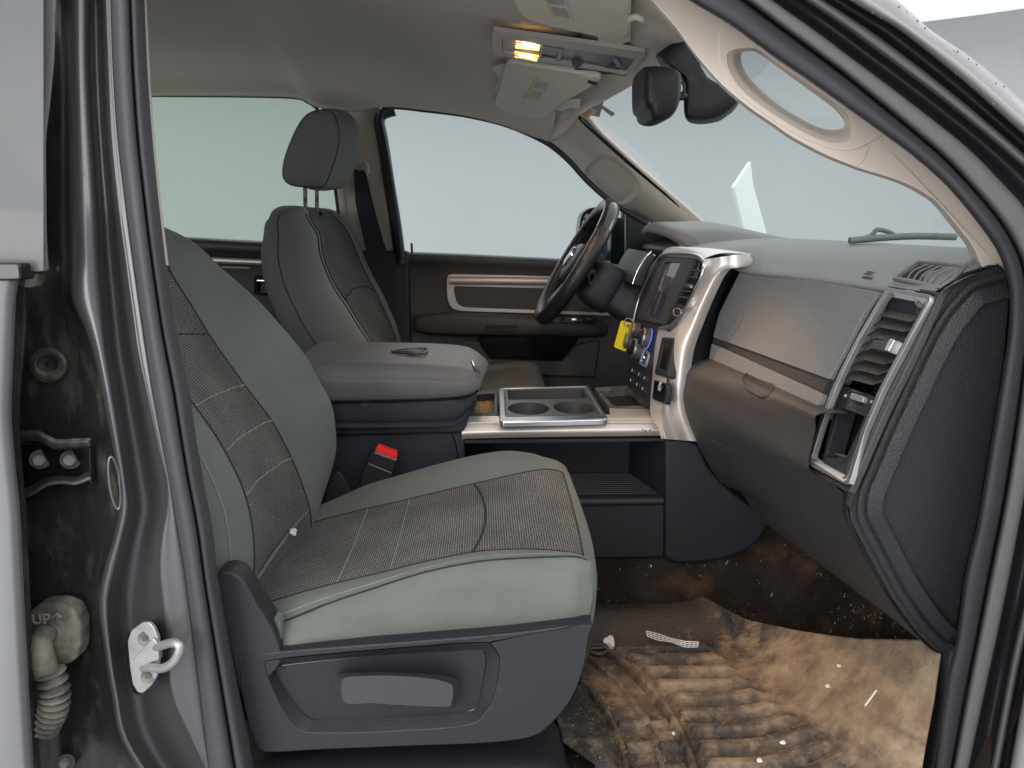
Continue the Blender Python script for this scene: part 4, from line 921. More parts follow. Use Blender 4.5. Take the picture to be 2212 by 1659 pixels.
# pocket
pk = PL(P(1050, 740, Y=DY - .03), P(1250, 740, Y=DY - .03), P(1050, 800, Y=DY - .03))
plate('map_pocket', rc([on(pk, *p) for p in [(1040, 752), (1060, 778), (1215, 782), (1245, 745), (1295, 735), (1285, 815), (1000, 806), (1000, 735), (1035, 735)]], .01), (0, .02, 0), DOORPL, fd, bevel=.004)
plate('pocket_shade', rc([P(x, y, Y=DY - .012) for x, y in [(1030, 728), (1250, 728), (1225, 785), (1055, 780)]], .01), (0, .005, 0), GLOSSBLK, fd, bevel=0)  # black sheet standing for the shade inside the pocket
tube('lock_pin', [P(890, 546, Y=DY), P(889, 525, Y=DY)], .004, BLACKPL, fd, k=1)
rdf = thing('far_rear_door', 'dark far rear door trim with a copper lit strip behind the driver seat', 'door', (-1.0, 2.66, -.5))
rows = [[P(x, y + dy, Y=DY + d) for x, y in [(100, 505), (330, 510), (560, 522), (760, 530)]] for dy, d in ((-2, .03), (2, -.01), (20, -.02), (60, 0), (200, 0), (450, 0))]
loft('door_panel', rows, BLACKPL, rdf, ku=3, kv=3, sharp=80)
tube('trim_strip', [P(350, 556, Y=DY - .015), P(460, 562, Y=DY - .015), P(600, 568, Y=DY - .015)], .010, SILVER, rdf, k=2, seg=10)
tube('trim_strip', [P(480, 577, Y=DY - .012), P(540, 579, Y=DY - .012)], .003, SILVER, rdf, k=2, seg=6)
ringplate('handle_cup', rc([P(x, y, Y=DY - .02) for x, y in [(548, 592), (600, 594), (600, 640), (548, 636)]], .006), rc([P(x, y, Y=DY - .02) for x, y in [(556, 600), (596, 602), (596, 632), (556, 630)]], .004), (0, .02, 0), GLOSSBLK, rdf, n=40)
cyl('door_pull', P(556, 606, Y=DY - .03), P(580, 607, Y=DY - .03), .006, CHROME, rdf)

# far mirror outside
mr_ = thing('side_mirror', 'black framed driver side mirror outside the far window', 'mirror', P(1300, 500, Y=2.95))
mo = [(1252, 560), (1250, 500), (1256, 462), (1272, 449), (1310, 444), (1345, 442), (1352, 450), (1352, 570), (1300, 575)]
ringplate('mirror_housing', rc([P(x, y, Y=2.88) for x, y in mo], .015), rc([P(x, y, Y=2.88) for x, y in [(1259, 555), (1256, 500), (1262, 466), (1276, 455), (1345, 450), (1346, 566), (1300, 569)]], .012), (0.0, .10, 0), GLOSSBLK, mr_, n=60, bevel=.004)
plate('mirror_glass', [P(x, y, Y=2.90) for x, y in [(1258, 558), (1255, 500), (1261, 464), (1276, 453), (1346, 448), (1347, 568)]], (0, .01, 0), mat('mirror_glass', (.8, .82, .83), .02, metal=1), mr_, bevel=0)
plate('mirror_arm', rc([P(x, y, Y=2.86) for x, y in [(1322, 470), (1352, 470), (1352, 578), (1318, 575)]], .004), (0, .04, 0), GLOSSBLK, mr_, bevel=.002)
plate('sail_panel', [P(x, y, Y=2.6) for x, y in [(1352, 456), (1400, 478), (1420, 600), (1352, 590)]], (0, .03, 0), BLACKPL, fd, bevel=.004)

# ================================================================ STEERING WHEEL
swc = P(1243, 566, Y=2.33); ang = math.radians(31)
nax = V(-math.cos(ang), 0, math.sin(ang)); upv = V(math.sin(ang), 0, math.cos(ang)); sv = V(0, 1, 0)
sw = thing('steering_wheel', 'black leather steering wheel with gloss black upper rim and ram badge', 'steering wheel', swc)
R1 = .198
def rim(a0, a1, n): return [swc + (sv * math.cos(a) + upv * math.sin(a)) * R1 for a in [math.radians(a0 + (a1 - a0) * k / n) for k in range(n + 1)]]
GLEATH = mat('polished_black_leather', (.014, .014, .015), .2, coat=.4, bump=('grain', 500, .1))
tube('rim_lower', rim(145, 395, 30), .0185, mat('perforated_leather', (.016, .016, .017), .33, bump=('grain', 350, .5)), sw, k=1, seg=16, flat=(tuple(nax), 1.25))
tube('rim_upper', rim(34, 146, 20), .0188, GLEATH, sw, k=1, seg=16, flat=(tuple(nax), 1.28))
hubc = swc - nax * .035
pad = [hubc + (sv * math.cos(a) * .085 + upv * math.sin(a) * (.062 if math.sin(a) > 0 else .075)) for a in [2 * math.pi * k / 24 for k in range(24)]]
gridmesh('airbag_pad', grid([pad, [p + nax * .03 for p in pad], [p + nax * .052 for p in inset(pad, .85)], [p + nax * .058 for p in inset(pad, .3)]], 1, 3, True), BLACKPL, sw, closed=True, caps=True)
for a, w in ((10, .03), (170, .03), (235, .02), (305, .02)):
    a = math.radians(a); d = sv * math.cos(a) + upv * math.sin(a); t = nax.cross(d)
    o1, o2 = hubc + d * .06 + nax * .02, swc + d * (R1 - .008)
    plate('spoke', [o1 + t * w, o2 + t * w * .6, o2 - t * w * .6, o1 - t * w], -nax * .014, GLOSSBLK if w > .025 else SATIN, sw, bevel=.004)
bc = hubc + nax * .0585 + upv * .005
gridmesh('badge_ring', grid([[bc + (sv * math.cos(a) + upv * math.sin(a)) * r + nax * h for a in [2 * math.pi * k / 28 for k in range(28)]] for r, h in ((.034, 0), (.032, .005), (.028, .004))], 1, 1, True), CHROME, sw, closed=True)
def ram_badge(c, r, u, n, s, m, parent):
    """shield outline with a horned head"""
    sh = [(-.8, .9), (.8, .9), (.95, .3), (.6, -.6), (0, -1.1), (-.6, -.6), (-.95, .3)]
    tube('badge_shield', [c + r * (x * s) + u * (y * s) for x, y in sh], s * .07, m, parent, k=2, seg=8, closed=True)
    for q in (-1, 1):
        tube('badge_horn', [c + r * (q * x * s) + u * (y * s) for x, y in [(.1, .62), (.4, .66), (.64, .4), (.62, .05), (.42, -.08), (.30, .1), (.38, .26)]], s * .085, m, parent, k=3, seg=8)
    plate('badge_head', [c + r * (x * s) + u * (y * s) + n * (s * .05) for x, y in [(-.2, .55), (.2, .55), (.26, .1), (.16, -.5), (0, -.72), (-.16, -.5), (-.26, .1)]], -n * (s * .1), m, parent, bevel=s * .03)
ram_badge(bc + nax * .002, sv, upv, nax, .024, CHROME, sw)
# column shroud
col = thing('steering_column', 'dark plastic steering column shroud behind the wheel', 'steering column', swc - nax * .15)
cs = []
for d, w, h in ((.05, .045, .05), (.07, .065, .07), (.13, .07, .075), (.15, .065, .07), (.16, .085, .06), (.34, .11, .08)):
    c = swc - nax * d - upv * .02
    cs.append([c + sv * (math.copysign(abs(math.cos(a)) ** .6, math.cos(a)) * w) + upv * (math.copysign(abs(math.sin(a)) ** .6, math.sin(a)) * h) for a in [2 * math.pi * k / 24 for k in range(24)]])
gridmesh('column_shroud', grid(cs, 1, 3, True), CONS, col, closed=True, caps=True, sharp=60)
ringplate('ignition_plate', rc([P(x, y, Y=2.255) for x, y in [(1269, 592), (1284, 580), (1290, 600), (1276, 620)]], .005), rc([P(x, y, Y=2.255) for x, y in [(1273, 596), (1282, 588), (1285, 600), (1276, 611)]], .003), (0, .004, 0), GLOSSBLK, col, n=30, bevel=0)
tube('stalk', [swc - nax * .08 + sv * .05, swc - nax * .07 + sv * .16 + upv * .02], .007, BLACKPL, col, k=1)
box('tilt_knob', P(1283, 560, Y=2.25) - V(.02, .02, .004), P(1283, 560, Y=2.25) + V(.03, .02, .012), BLACKPL, col, bevel=.004)
# ================================================================ DASHBOARD
da = thing('dashboard', 'dark grey textured dashboard with glove box and tall side vent at the passenger end', 'dashboard', (.7, 1.5, -.93))
# top pad
prof = lambda Y: [(1.25, -.14), (1.02, -.058), (.86, -.041), (.76, -.044), (.70, -.060), (.655, -.083), (.628, -.102), (.66, -.114)]
rows = []
for Y in (1.075, 1.09, 1.17, 1.4, 1.66, 1.80, 2.0, 2.2, 2.58):
    kx = -.058 * sst(1.15, 1.72, Y)
    r = [V(x + kx * sst(.9, .66, x), Y, z) for x, z in prof(Y)]
    if Y == 1.075: r = [V(x, Y, z - .012) for x, z in prof(Y)]
    if Y > 1.7:
        r = [V(x, Y, z + .002) for x, z in [(1.25, -.14), (1.02, -.058), (.86, -.041), (.74, -.042), (.64, -.05), (.57, -.062), (.545, -.08), (.60, -.11)]]
    rows.append(r)
pad = loft('top_pad', rows, DASH, da, ku=6, kv=4, sharp=80)
from mathutils.bvhtree import BVHTree
padt = BVHTree.FromPolygons([v.co + WO[pad.name] for v in pad.data.vertices], [tuple(p.vertices) for p in pad.data.polygons])
def onpad(x, y, off=0.0):
    h, n, _, _ = padt.ray_cast(V(0, 0, 0), ray(x, y).normalized())
    if h is None: return P(x, y, Y=1.15)
    if n.dot(h) > 0: n = -n
    return h + n * off
# cluster hood
rows = []
for x, y1, zt in ((.0, 0, 0), ):
    pass
hood = []
for Y, k in ((2.08, 0.0), (2.12, .55), (2.20, .85), (2.33, 1.0), (2.46, .85), (2.54, .55), (2.58, 0)):
    zt = -.055 + .062 * k
    hood.append([V(.86, Y, -.045 + .01 * k), V(.70, Y, -.045 + .050 * k), V(.60, Y, zt), V(.525 + (1 - k) * .08, Y, zt - .002), V(.502 + (1 - k) * .1, Y, zt - .018), V(.512 + (1 - k) * .09, Y, zt - .034), V(.56, Y, zt - .038), V(.66, Y, zt - .03)])
loft('cluster_hood', hood, DASH, da, ku=4, kv=4, sharp=80)
plate('cluster_surround', [P(x, y, Y=2.12) for x, y in [(1367, 616), (1378, 590), (1395, 560), (1409, 543), (1416, 560), (1400, 585), (1388, 622)]], (0, .34, 0), BLACKPL, da, bevel=.006)
tube('cluster_chrome', [P(x, y, Y=2.11) for x, y in [(1366, 614), (1377, 586), (1394, 558), (1408, 543)]], .0028, CHROME, da, k=4, seg=8)
box('dash_core', (.62, 1.72, -.42), (1.0, 2.6, -.08), BLACKPL, da)
box('dash_core', (.64, 1.09, -.40), (1.0, 1.7, -.11), BLACKPL, da)
rows = [[V(x, Y, z) for x, z in [(.60, -.10), (.545, -.13), (.54, -.20), (.53, -.30), (.50, -.40), (.56, -.55), (.7, -.62)]] for Y in (2.0, 2.2, 2.4, 2.6)]
loft('driver_knee_panel', rows, CONS, da, ku=3, kv=3, sharp=80)
# glove box
gp = PL(P(1917, 621, Y=1.17), P(1746, 1001, Y=1.17), P(1917, 621, Y=1.17) + V(0, .3, 0))
rows = []
gL = [(1601, 579), (1585, 599), (1568, 636), (1553, 677), (1541, 727)]
gR = [(1905, 627), (1888, 650), (1858, 700), (1830, 755), (1797, 822)]
up_o = [on(gp, x, y, .012) for x, y in gL] + [on(gp, x, y, .012) for x, y in reversed(gR)]
nrm = gp[1]
gq = PL(P(1906, 629, Y=1.18), P(1760, 897, Y=1.2155), P(1528, 790, Y=1.69))
plate('glove_box_door', rc([on(gq, *p, .010) for p in [(1601, 581), (1553, 677), (1540, 728), (1790, 819), (1819, 768), (1866, 676), (1900, 630)]], .003), -gq[1] * .04, DASH, da, bevel=.004, bseg=3)
plate('glove_box_crease', [on(gq, *p, .004) for p in [(1541, 724), (1540, 750), (1776, 850), (1790, 819)]], -gq[1] * .03, DASHLOW, da, bevel=0)
plate('glove_box_lower', rc([on(gq, *p, .016) for p in [(1537, 741), (1528, 790), (1757, 895), (1775, 850)]], .005), -gq[1] * .04, DASH, da, bevel=.006, bseg=3)
# dark web left of the glove box and around the vent
rows = [[P(*o_, Y=1.675) + V(.004, 0, 0), P(*o_, Y=1.67), on(gq, *g_, .002), on(gq, *g_, -.03)] for o_, g_ in zip([(1600, 574), (1560, 583), (1528, 641), (1501, 702), (1480, 759), (1474, 806)], [(1606, 579), (1592, 590), (1570, 636), (1551, 684), (1537, 735), (1526, 790)])]
loft('dash_web', rows, CAP, da, ku=2, kv=4, sharp=50)
vsO = [on(gp, *p, -.001) for p in [(1902, 610), (2034, 632), (2012, 680), (1983, 745), (1950, 815), (1905, 905), (1870, 985), (1850, 1040), (1832, 1064), (1736, 1008), (1742, 970), (1765, 905), (1815, 785), (1850, 722)]]
ringplate('vent_surround', vsO, [on(gp, *p, -.001) for p in [(1924, 634), (1888, 670), (1855, 733), (1798, 851), (1757, 970), (1757, 998), (1823, 1034), (1858, 932), (1896, 843), (1954, 733), (2001, 646)]], -nrm * .004, DASHLOW, da, n=90, bevel=0)
# end cap gap filler between face and cap
# side vent
vt = thing('side_vent', 'tall silver framed air vent with horizontal louvres at the passenger end of the dashboard', 'air vent', on(gp, 1880, 820))
VL = [(1917, 621), (1912, 626), (1888, 665), (1849, 733), (1818, 793), (1792, 851), (1768, 915), (1751, 970), (1743, 1002)]
VR = [(1832, 1050), (1838, 1035), (1868, 932), (1906, 843), (1964, 733), (2010, 646), (2012, 637)]
fo = VL + VR
def shr(pts, dx0, dx1, dy):   # inner line: left side moves right, right side moves left
    n = len(VL); return [(x + (dx0 if k < n else -dx1), y + (dy if k in (0, 1, n + 5, n + 6) else (-dy * .9 if k in (n - 1, n) else 0))) for k, (x, y) in enumerate(pts)]
rr_ = [.012] + [.003] * (len(VL) - 2) + [.012, .012] + [.003] * (len(VR) - 3) + [.006, .010]
vo = rc([on(gp, *p, .008) for p in fo], rr_, 4)
vi = rc([on(gp, *p, .008) for p in shr(fo, 8, 8, 9)], [x * .7 for x in rr_], 4)
vo_ = rc([on(gp, *p, .003) for p in shr(fo, -4, -4, -4)], rr_, 4)
vg_ = rc([on(gp, *p, .003) for p in shr(fo, 4, 4, 4)], [x * .7 for x in rr_], 4)
ringplate('vent_gasket', vo_, vg_, -nrm * .004, GLOSSBLK, vt, n=120, bevel=0)
SVT = mat('satin_vent_bezel', (.60, .60, .62), .32, metal=.9)
ringplate('vent_frame', vo, vi, -nrm * .008, SVT, vt, n=90, bevel=.0014, bseg=3)
# sloping inner wall on the far side (broad silver reveal)
vi2 = rc([on(gp, *p, -.020) for p in [(1925, 648), (1905, 683), (1887, 719), (1856, 769), (1826, 826), (1806, 872), (1790, 912), (1777, 952), (1766, 989), (1830, 1026), (1838, 1000), (1863, 925), (1903, 835), (1958, 730), (1994, 661)]], .003, 4)
n_ = 140; A1 = resample(vi, n_, True); A2 = resample(vi2, n_, True)
A2 = match(A1, A2)
gridmesh('vent_reveal', [A1 + [A1[0]], A2 + [A2[0]]], mat('vent_reveal_lit_silver', (.80, .80, .84), .45, metal=.1), vt, sharp=30)  # paler than the frame silver: reflected light painted into the colour
plate('vent_back', [on(gp, *p, -.05) for p in [(1915, 640), (2010, 655), (1840, 1040), (1755, 1000), (1780, 910), (1850, 760)]], -nrm * .004, GLOSSBLK, vt, bevel=0)
LV = mat('vent_louvre_plastic', (.065, .06, .058), .5, bump=('noise', 400, .3), dirt=((.16, .13, .10), 40, .5, .75))
for x0, y0, x1, y1 in [(1914, 672, 1986, 686), (1899, 694, 1972, 708), (1884, 716, 1958, 731), (1871, 739, 1944, 755), (1858, 762, 1929, 779), (1847, 785, 1917, 801), (1836, 806, 1905, 823)]:
    a, b = on(gp, x0, y0, -.014), on(gp, x1, y1, -.014)
    dn_ = V(.030, 0, .010)
    plate('louvre', [a, b, b + V(-.014, 0, -.0065), a.lerp(b, .06) + V(-.014, 0, -.0065)], dn_, LV, vt, bevel=.0008)
plate('louvre_knob', rc([on(gp, *p, .004) for p in [(1884, 733), (1920, 735), (1912, 757), (1877, 752)]], .004), -nrm * .018, LV, vt, bevel=.003)
plate('knob_chrome', rc([on(gp, *p, .0055) for p in [(1921, 731), (1932, 733), (1917, 760), (1908, 757)]], .003), -nrm * .016, CHROME, vt, bevel=.003)
plate('thumbwheel_panel', [on(gp, *p, -.012) for p in [(1822, 832), (1893, 858), (1876, 892), (1808, 868)]], -nrm * .01, BLACKPL, vt, bevel=.001)
tube('thumbwheel_ring', [on(gp, *p, -.009) for p in [(1834, 850), (1840, 844), (1862, 850), (1868, 858), (1864, 870), (1842, 866)]], .0012, GLOSSBLK, vt, k=3, seg=8, closed=True)
plate('thumbwheel', rc([on(gp, *p, -.005) for p in [(1838, 847), (1866, 856), (1862, 870), (1835, 861)]], .004), -nrm * .01, STEEL, vt, bevel=.003)
rt = (on(gp, 1866, 856) - on(gp, 1838, 847)).normalized(); upn = nrm.cross(rt)
text('vent_symbol', '⊠', .007, on(gp, 1826, 855, -.0112), rt, upn, WHITEL, vt)
text('vent_symbol', '≋', .009, on(gp, 1882, 868, -.0112), rt, upn, WHITEL, vt)
pw = rc([on(gp, *p, -.012) for p in [(1806, 866), (1879, 893), (1824, 1022), (1775, 998)]], .004)
pi_ = rc([on(gp, *p, -.012) for p in [(1814, 880), (1868, 899), (1822, 1000), (1784, 985)]], .003)
ringplate('pocket_frame', pw, pi_, -nrm * .03, BLACKPL, vt, n=64, bevel=.001)
plate('pocket_floor', [on(gp, *p, -.032) for p in [(1784, 970), (1835, 985), (1826, 1010), (1780, 990)]], -nrm * .004, LV, vt, bevel=0)
tube('floor_rib', [on(gp, 1783, 974, -.028), on(gp, 1832, 988, -.028)], .0016, RUSTY, vt, k=1)
tube('floor_rib', [on(gp, 1779, 984, -.024), on(gp, 1828, 999, -.024)], .0016, RUSTY, vt, k=1)
# demister vent on top (flush with the pad)
dz = -.062
TPP = PL(P(1988, 566, Y=1.2), P(2089, 577, Y=1.09), P(1932, 605, Y=1.2))
def tp_(x, y, off=0):
    return onpad(x, y, off)
    # intersection with a sheet lying on the pad shoulder
    return on(TPP, x, y, off + .009)
dv = thing('demister_vent', 'small slatted demister vent on top of the dashboard beside the beige pillar', 'air vent', tp_(2010, 595))
do_ = rc([tp_(*p, .004) for p in [(1988, 566), (2089, 577), (2031, 623), (1932, 605)]], .008)
di_ = rc([tp_(*p, .004) for p in [(1990, 576), (2073, 586), (2022, 613), (1950, 601)]], .005)
dark_ = [tp_(*p, .0012) for p in [(1986, 573), (2030, 578), (2078, 584), (2052, 600), (2026, 617), (1985, 610), (1942, 603), (1962, 588)]]
dc_ = sum(dark_, Vector()) / len(dark_)
mk('vent_dark', dark_ + [dc_], [(k, (k + 1) % 8, 8) for k in range(8)], mat('vent_shade', (.008, .008, .008), .9), dv, smooth=False)  # black sheet on the pad, painted shade between the slats
tube('vent_bezel', [tp_(*p, .002) for p in [(1988, 568), (2040, 572), (2086, 578), (2060, 600), (2030, 622), (1985, 613), (1934, 604), (1958, 584)]], .0035, DASH, dv, k=1, seg=10, closed=True)
for f in (.2, .36, .52, .68, .84):
    a = tp_(1946 + 80 * f, 603 + 13 * f, .0028); b = tp_(1986 + 90 * f, 573 + 10 * f, .0028); m_ = tp_(1958 + 86 * f, 586 + 12 * f, .0032)
    tube('slat', [a, m_, b], .0014, DASH, dv, k=4, seg=6)
# airbag lettering
for tx, sz, cx, cy in (('SRS', .014, 1878, 591), ('AIRBAG', .0085, 1874, 601)):
    c_ = onpad(cx, cy, .0012); rx = (onpad(cx + 14, cy + 2, .0012) - onpad(cx - 14, cy - 2, .0012)); ux = (onpad(cx, cy - 4, .0012) - onpad(cx, cy + 4, .0012))
    text('airbag_lettering', tx, sz, c_, rx, ux, DARKTXT, da)
# knee bolster loft
lowf = [(1530, 774, 1.66), (1485, 797, 1.67), (1471, 826, 1.68), (1471, 864, 1.67), (1499, 945, 1.66), (1556, 1041, 1.66), (1600, 1062, 1.65), (1660, 1136, 1.58)]
lown = [(1766, 894, 1.14), (1762, 925, 1.14), (1754, 962, 1.145), (1748, 1012, 1.14), (1790, 1040, 1.10), (1843, 1092, 1.07), (1890, 1232, 1.08), (2024, 1412, 1.08)]
rows = []
for f in (0, .2, .45, .7, .9, 1.0):
    r = []
    for i, (a, b) in enumerate(zip(lowf, lown)):
        p = P(*a[:2], Y=a[2]).lerp(P(*b[:2], Y=b[2]), f)
        if i == 7: p += V(0, 0, 0)
        r.append(p)
    if f == 0: r = [V(p.x, p.y, p.z) for p in r]
    rows.append([r[0] + V(.05, 0, .0)] + r + [r[-1] + V(.08, 0, .06)])
G = grid(rows, 3, 4)
kb = gridmesh('knee_bolster', G, DASHLOW, da, sharp=60)
bvK = BVHTree.FromPolygons([v.co + WO[kb.name] for v in kb.data.vertices], [tuple(p.vertices) for p in kb.data.polygons])
def onK(x, y, off=0.0):
    h, n, _, _ = bvK.ray_cast(V(0, 0, 0), ray(x, y).normalized())
    if h is None: return P(x, y, Y=1.4)
    if n.dot(h) > 0: n = -n
    return h + n * off
tube('panel_line', [onK(*p, .0002) for p in [(1506, 935), (1545, 955), (1585, 974), (1620, 995), (1655, 1016), (1690, 1038), (1738, 1066), (1756, 1092), (1775, 1128), (1795, 1165), (1815, 1205)]], .0016, SEAM, da, k=3, seg=6)
lr_ = [(1604, 816), (1618, 808), (1640, 816), (1668, 832), (1666, 846), (1650, 858), (1630, 850), (1612, 838)]
mk('latch_shade', [onK(*p, .0015) for p in lr_] + [onK(1638, 832, .0015)], [(k, (k + 1) % 8, 8) for k in range(8)], BLACKPL, da, smooth=False)  # flat dark patch on the bolster, painting the shade of a latch hollow
tube('latch_rim', [onK(*p, .001) for p in lr_], .0022, DASHLOW, da, k=3, seg=8, closed=True)
# panel line of the lower bolster
for pth, r0 in (([(1476, 880, 1.664), (1520, 905, 1.60), (1600, 975, 1.46), (1700, 1040, 1.30)], .0018), ):
    pass
KB = None
# end cap
ec = [(2165, 574), (2125, 585), (2085, 601), (2043, 644), (2007, 694), (1971, 762), (1942, 826), (1899, 920), (1871, 988), (1842, 1059), (1837, 1110), (1845, 1140), (1871, 1190), (1924, 1287), (1978, 1362), (2021, 1405), (2050, 1414), (2064, 1387), (2086, 1244), (2112, 1134), (2134, 1005), (2168, 800), (2180, 680), (2182, 620)]
ECY = 1.055
eo = smooth([P(x, y, Y=ECY) for x, y in ec], 3, True)
c0 = P(2000, 1000, Y=ECY)
def off2(pts, d):
    n = len(pts); out = []; area_ = sum(eo[q - 1].x * eo[q].z - eo[q].x * eo[q - 1].z for q in range(len(eo)))
    for i in range(n):
        t = (pts[(i + 1) % n] - pts[i - 1]).normalized(); nn = V(-t.z, 0, t.x)
        if area_ < 0: nn = -nn
        out.append(pts[i] + nn * d)
    return out
plate('end_cap', eo, (0, .03, 0), CAP, da, bevel=.006, bseg=4)
ln_o = smooth([P(x, y, Y=ECY) for x, y in ec[0:17]], 5)
def offo(pts, d, dy):
    out = []
    for i, p in enumerate(pts):
        t = (pts[min(i + 1, len(pts) - 1)] - pts[max(i - 1, 0)]).normalized(); nn = V(-t.z, 0, t.x)
        if nn.x < 0 and abs(nn.x) > .3: nn = -nn
        out.append(p + nn * d + V(0, dy, 0))
    return out
sg = 1 if (V(-(ln_o[9] - ln_o[8]).z, 0, (ln_o[9] - ln_o[8]).x)).x > 0 else -1
def offo(pts, d, dy):
    out = []
    for i, p in enumerate(pts):
        t = (pts[min(i + 2, len(pts) - 1)] - pts[max(i - 2, 0)]).normalized(); out.append(p + V(-t.z, 0, t.x) * (d * sg) + V(0, dy, 0))
    return out
gridmesh('cap_piping', grid([offo(ln_o, .0085, .002), offo(ln_o, .010, -.003), offo(ln_o, .014, -.005), offo(ln_o, .020, -.004), offo(ln_o, .023, .001)], 1, 3), CAP, da, sharp=80)
gridmesh('cap_band', grid([offo(ln_o, .024, .001), offo(ln_o, .026, -.003), offo(ln_o, .043, -.0095), offo(ln_o, .046, -.008), offo(ln_o, .049, .001)], 1, 3), CAP, da, sharp=80)
tube('cap_stitch_line', offo(ln_o, .010, -.0035), .0010, SEAM, da, k=1, seg=5)
tube('cap_gap', [p + V(-.003, .004, 0) for p in smooth([P(x, y, Y=ECY) for x, y in ec[0:17]], 3)], .0022, GLOSSBLK, da, k=1, seg=6)
rows = []   # dash side skin joining the face to the cap
for (x, y), (x2, y2) in zip([(2112, 590), (2085, 600), (2043, 644), (2007, 694), (1971, 762), (1942, 826), (1899, 920), (1871, 988), (1848, 1059), (1838, 1105)], [(2050, 622), (2034, 632), (2012, 680), (1983, 745), (1950, 815), (1915, 885), (1884, 955), (1858, 1015), (1844, 1046), (1836, 1062)]):
    a, b = P(x, y, Y=ECY - .006), on(gp, x2 - 3, y2, .001)
    rows.append([P(x + 2, y, Y=ECY + .01), a, a.lerp(b, .35) + V(-.004, -.001, 0), a.lerp(b, .7) + V(-.002, 0, 0), b, b - nrm * .01])
loft('face_return', rows, DASHLOW, da, ku=3, kv=3, sharp=80)

# ================================================================ CENTRE STACK
cst = thing('center_stack', 'tall satin silver console tower with touch screen, side vent and climate knobs', 'control stack', P(1440, 900, Y=1.75))
SP = PL(P(1405, 878, Y=1.73), P(1500, 556, Y=1.73), P(1405, 878, Y=1.73) + V(0, .3, 0)); sn = SP[1]
# silver flank
I_ = [(1520, 560), (1519, 578), (1509, 610), (1484, 660), (1466, 695), (1448, 722), (1440, 760), (1432, 815), (1424, 860), (1418, 900), (1432, 948)]
O_ = [(1609, 548), (1606, 576), (1560, 584), (1528, 641), (1503, 702), (1483, 759), (1474, 826), (1471, 864), (1478, 900), (1492, 930), (1503, 953)]
Yi = [1.70] * 6 + [1.69, 1.69, 1.69, 1.69, 1.685]
rows = []
for i, ((a, b), (c, d)) in enumerate(zip(I_, O_)):
    p, q = on(SP, a, b), P(c, d, Y=1.652)
    m1 = P(a + (c - a) * .35, b + (d - b) * .35, Y=1.675); m2 = P(a + (c - a) * .72, b + (d - b) * .72, Y=1.655)
    rows.append([on(SP, a - 3, b, -.012), p, m1, m2, q, q + V(.02, .012, 0)])
loft('silver_flank', rows, SILVER, cst, ku=3, kv=4, sharp=80)
# lower silver strip in front of pocket
Lf = [(1423, 710), (1415, 752), (1410, 809), (1405, 870), (1408, 900), (1434, 946)]
Rt = [(1450, 718), (1444, 752), (1438, 809), (1430, 860), (1424, 900), (1436, 948)]
loft('pocket_surround', [[on(SP, *a, -.008), on(SP, *a, .0), on(SP, (a[0] + b[0]) / 2, (a[1] + b[1]) / 2, .001), on(SP, b[0] + 4, b[1], .001)] for a, b in zip(Lf, Rt)], SILVER, cst, ku=2, kv=3, sharp=80)
# silver cap on top
rows = []
for f, (x1, y1), (x2, y2) in [(0, (1428, 554), (1440, 542)), (.2, (1436, 546), (1462, 534)), (.5, (1470, 545), (1505, 536)), (.8, (1500, 548), (1560, 539)), (1, (1520, 560), (1611, 548))]:
    Y1 = 2.04 + (1.70 - 2.04) * f; Y2 = 2.04 + (1.66 - 2.04) * f
    a = on(SP, x1, y1); a = V(a.x, a.y, a.z); b = P(x2, y2, Y=Y2)
    rows.append([a + V(.004, 0, -.012), a, a.lerp(b, .4) + V(0, 0, .008), b, b + V(.03, 0, -.004)])
loft('silver_cap', rows, SILVER, cst, ku=4, kv=4, sharp=80)
tube('chrome_edge', [on(SP, *p, .003) for p in [(1364, 720), (1369, 690), (1382, 640), (1408, 585), (1424, 556), (1440, 548), (1470, 547), (1500, 550), (1516, 558), (1521, 574), (1512, 604), (1484, 660), (1468, 690), (1450, 706), (1424, 710)]], .0035, SATIN, cst, k=4, seg=8)
plate('bezel_shelf', smooth([on(SP, *p, .004) for p in [(1424, 705), (1445, 700), (1462, 684), (1478, 662), (1484, 660), (1466, 696), (1450, 710), (1424, 713)]], 2, True), -sn * .02, SATIN, cst, bevel=.002)
# black face
face = [(1432, 553), (1504, 558), (1506, 580), (1474, 655), (1458, 688), (1446, 703), (1424, 708), (1415, 752), (1410, 809), (1405, 878), (1356, 838), (1357, 760), (1368, 700), (1384, 640), (1412, 585)]
plate('control_face', [on(SP, *p, -.002) for p in face], -sn * .03, BLACKPL, cst, bevel=.002)
plate('tower_core', [on(SP, *p, -.03) for p in [(1432, 553), (1490, 560), (1455, 660), (1405, 708), (1405, 878), (1356, 838), (1368, 700), (1412, 585)]], V(.12, 0, 0), BLACKPL, cst, bevel=0)
so_ = rc([on(SP, *p, .006) for p in [(1434, 558), (1501, 561), (1434, 702), (1374, 688)]], .006)
si_ = rc([on(SP, *p, .006) for p in [(1436, 566), (1472, 567), (1424, 692), (1392, 680)]], .003)
ringplate('screen_bezel', so_, si_, -sn * .008, DASHLOW, cst, n=64, bevel=.0015)
plate('screen', [on(SP, *p, .001) for p in [(1434, 563), (1474, 565), (1424, 695), (1390, 682)]], -sn * .003, SCREENM, cst, bevel=0)
plate('screen_reflection', [on(SP, *p, .0016) for p in [(1450, 568), (1469, 568), (1456, 601), (1440, 595)]], -sn * .0004, mat('painted_reflection', (.30, .32, .36), .2), cst, bevel=0)  # pale patch painting a reflection onto the screen
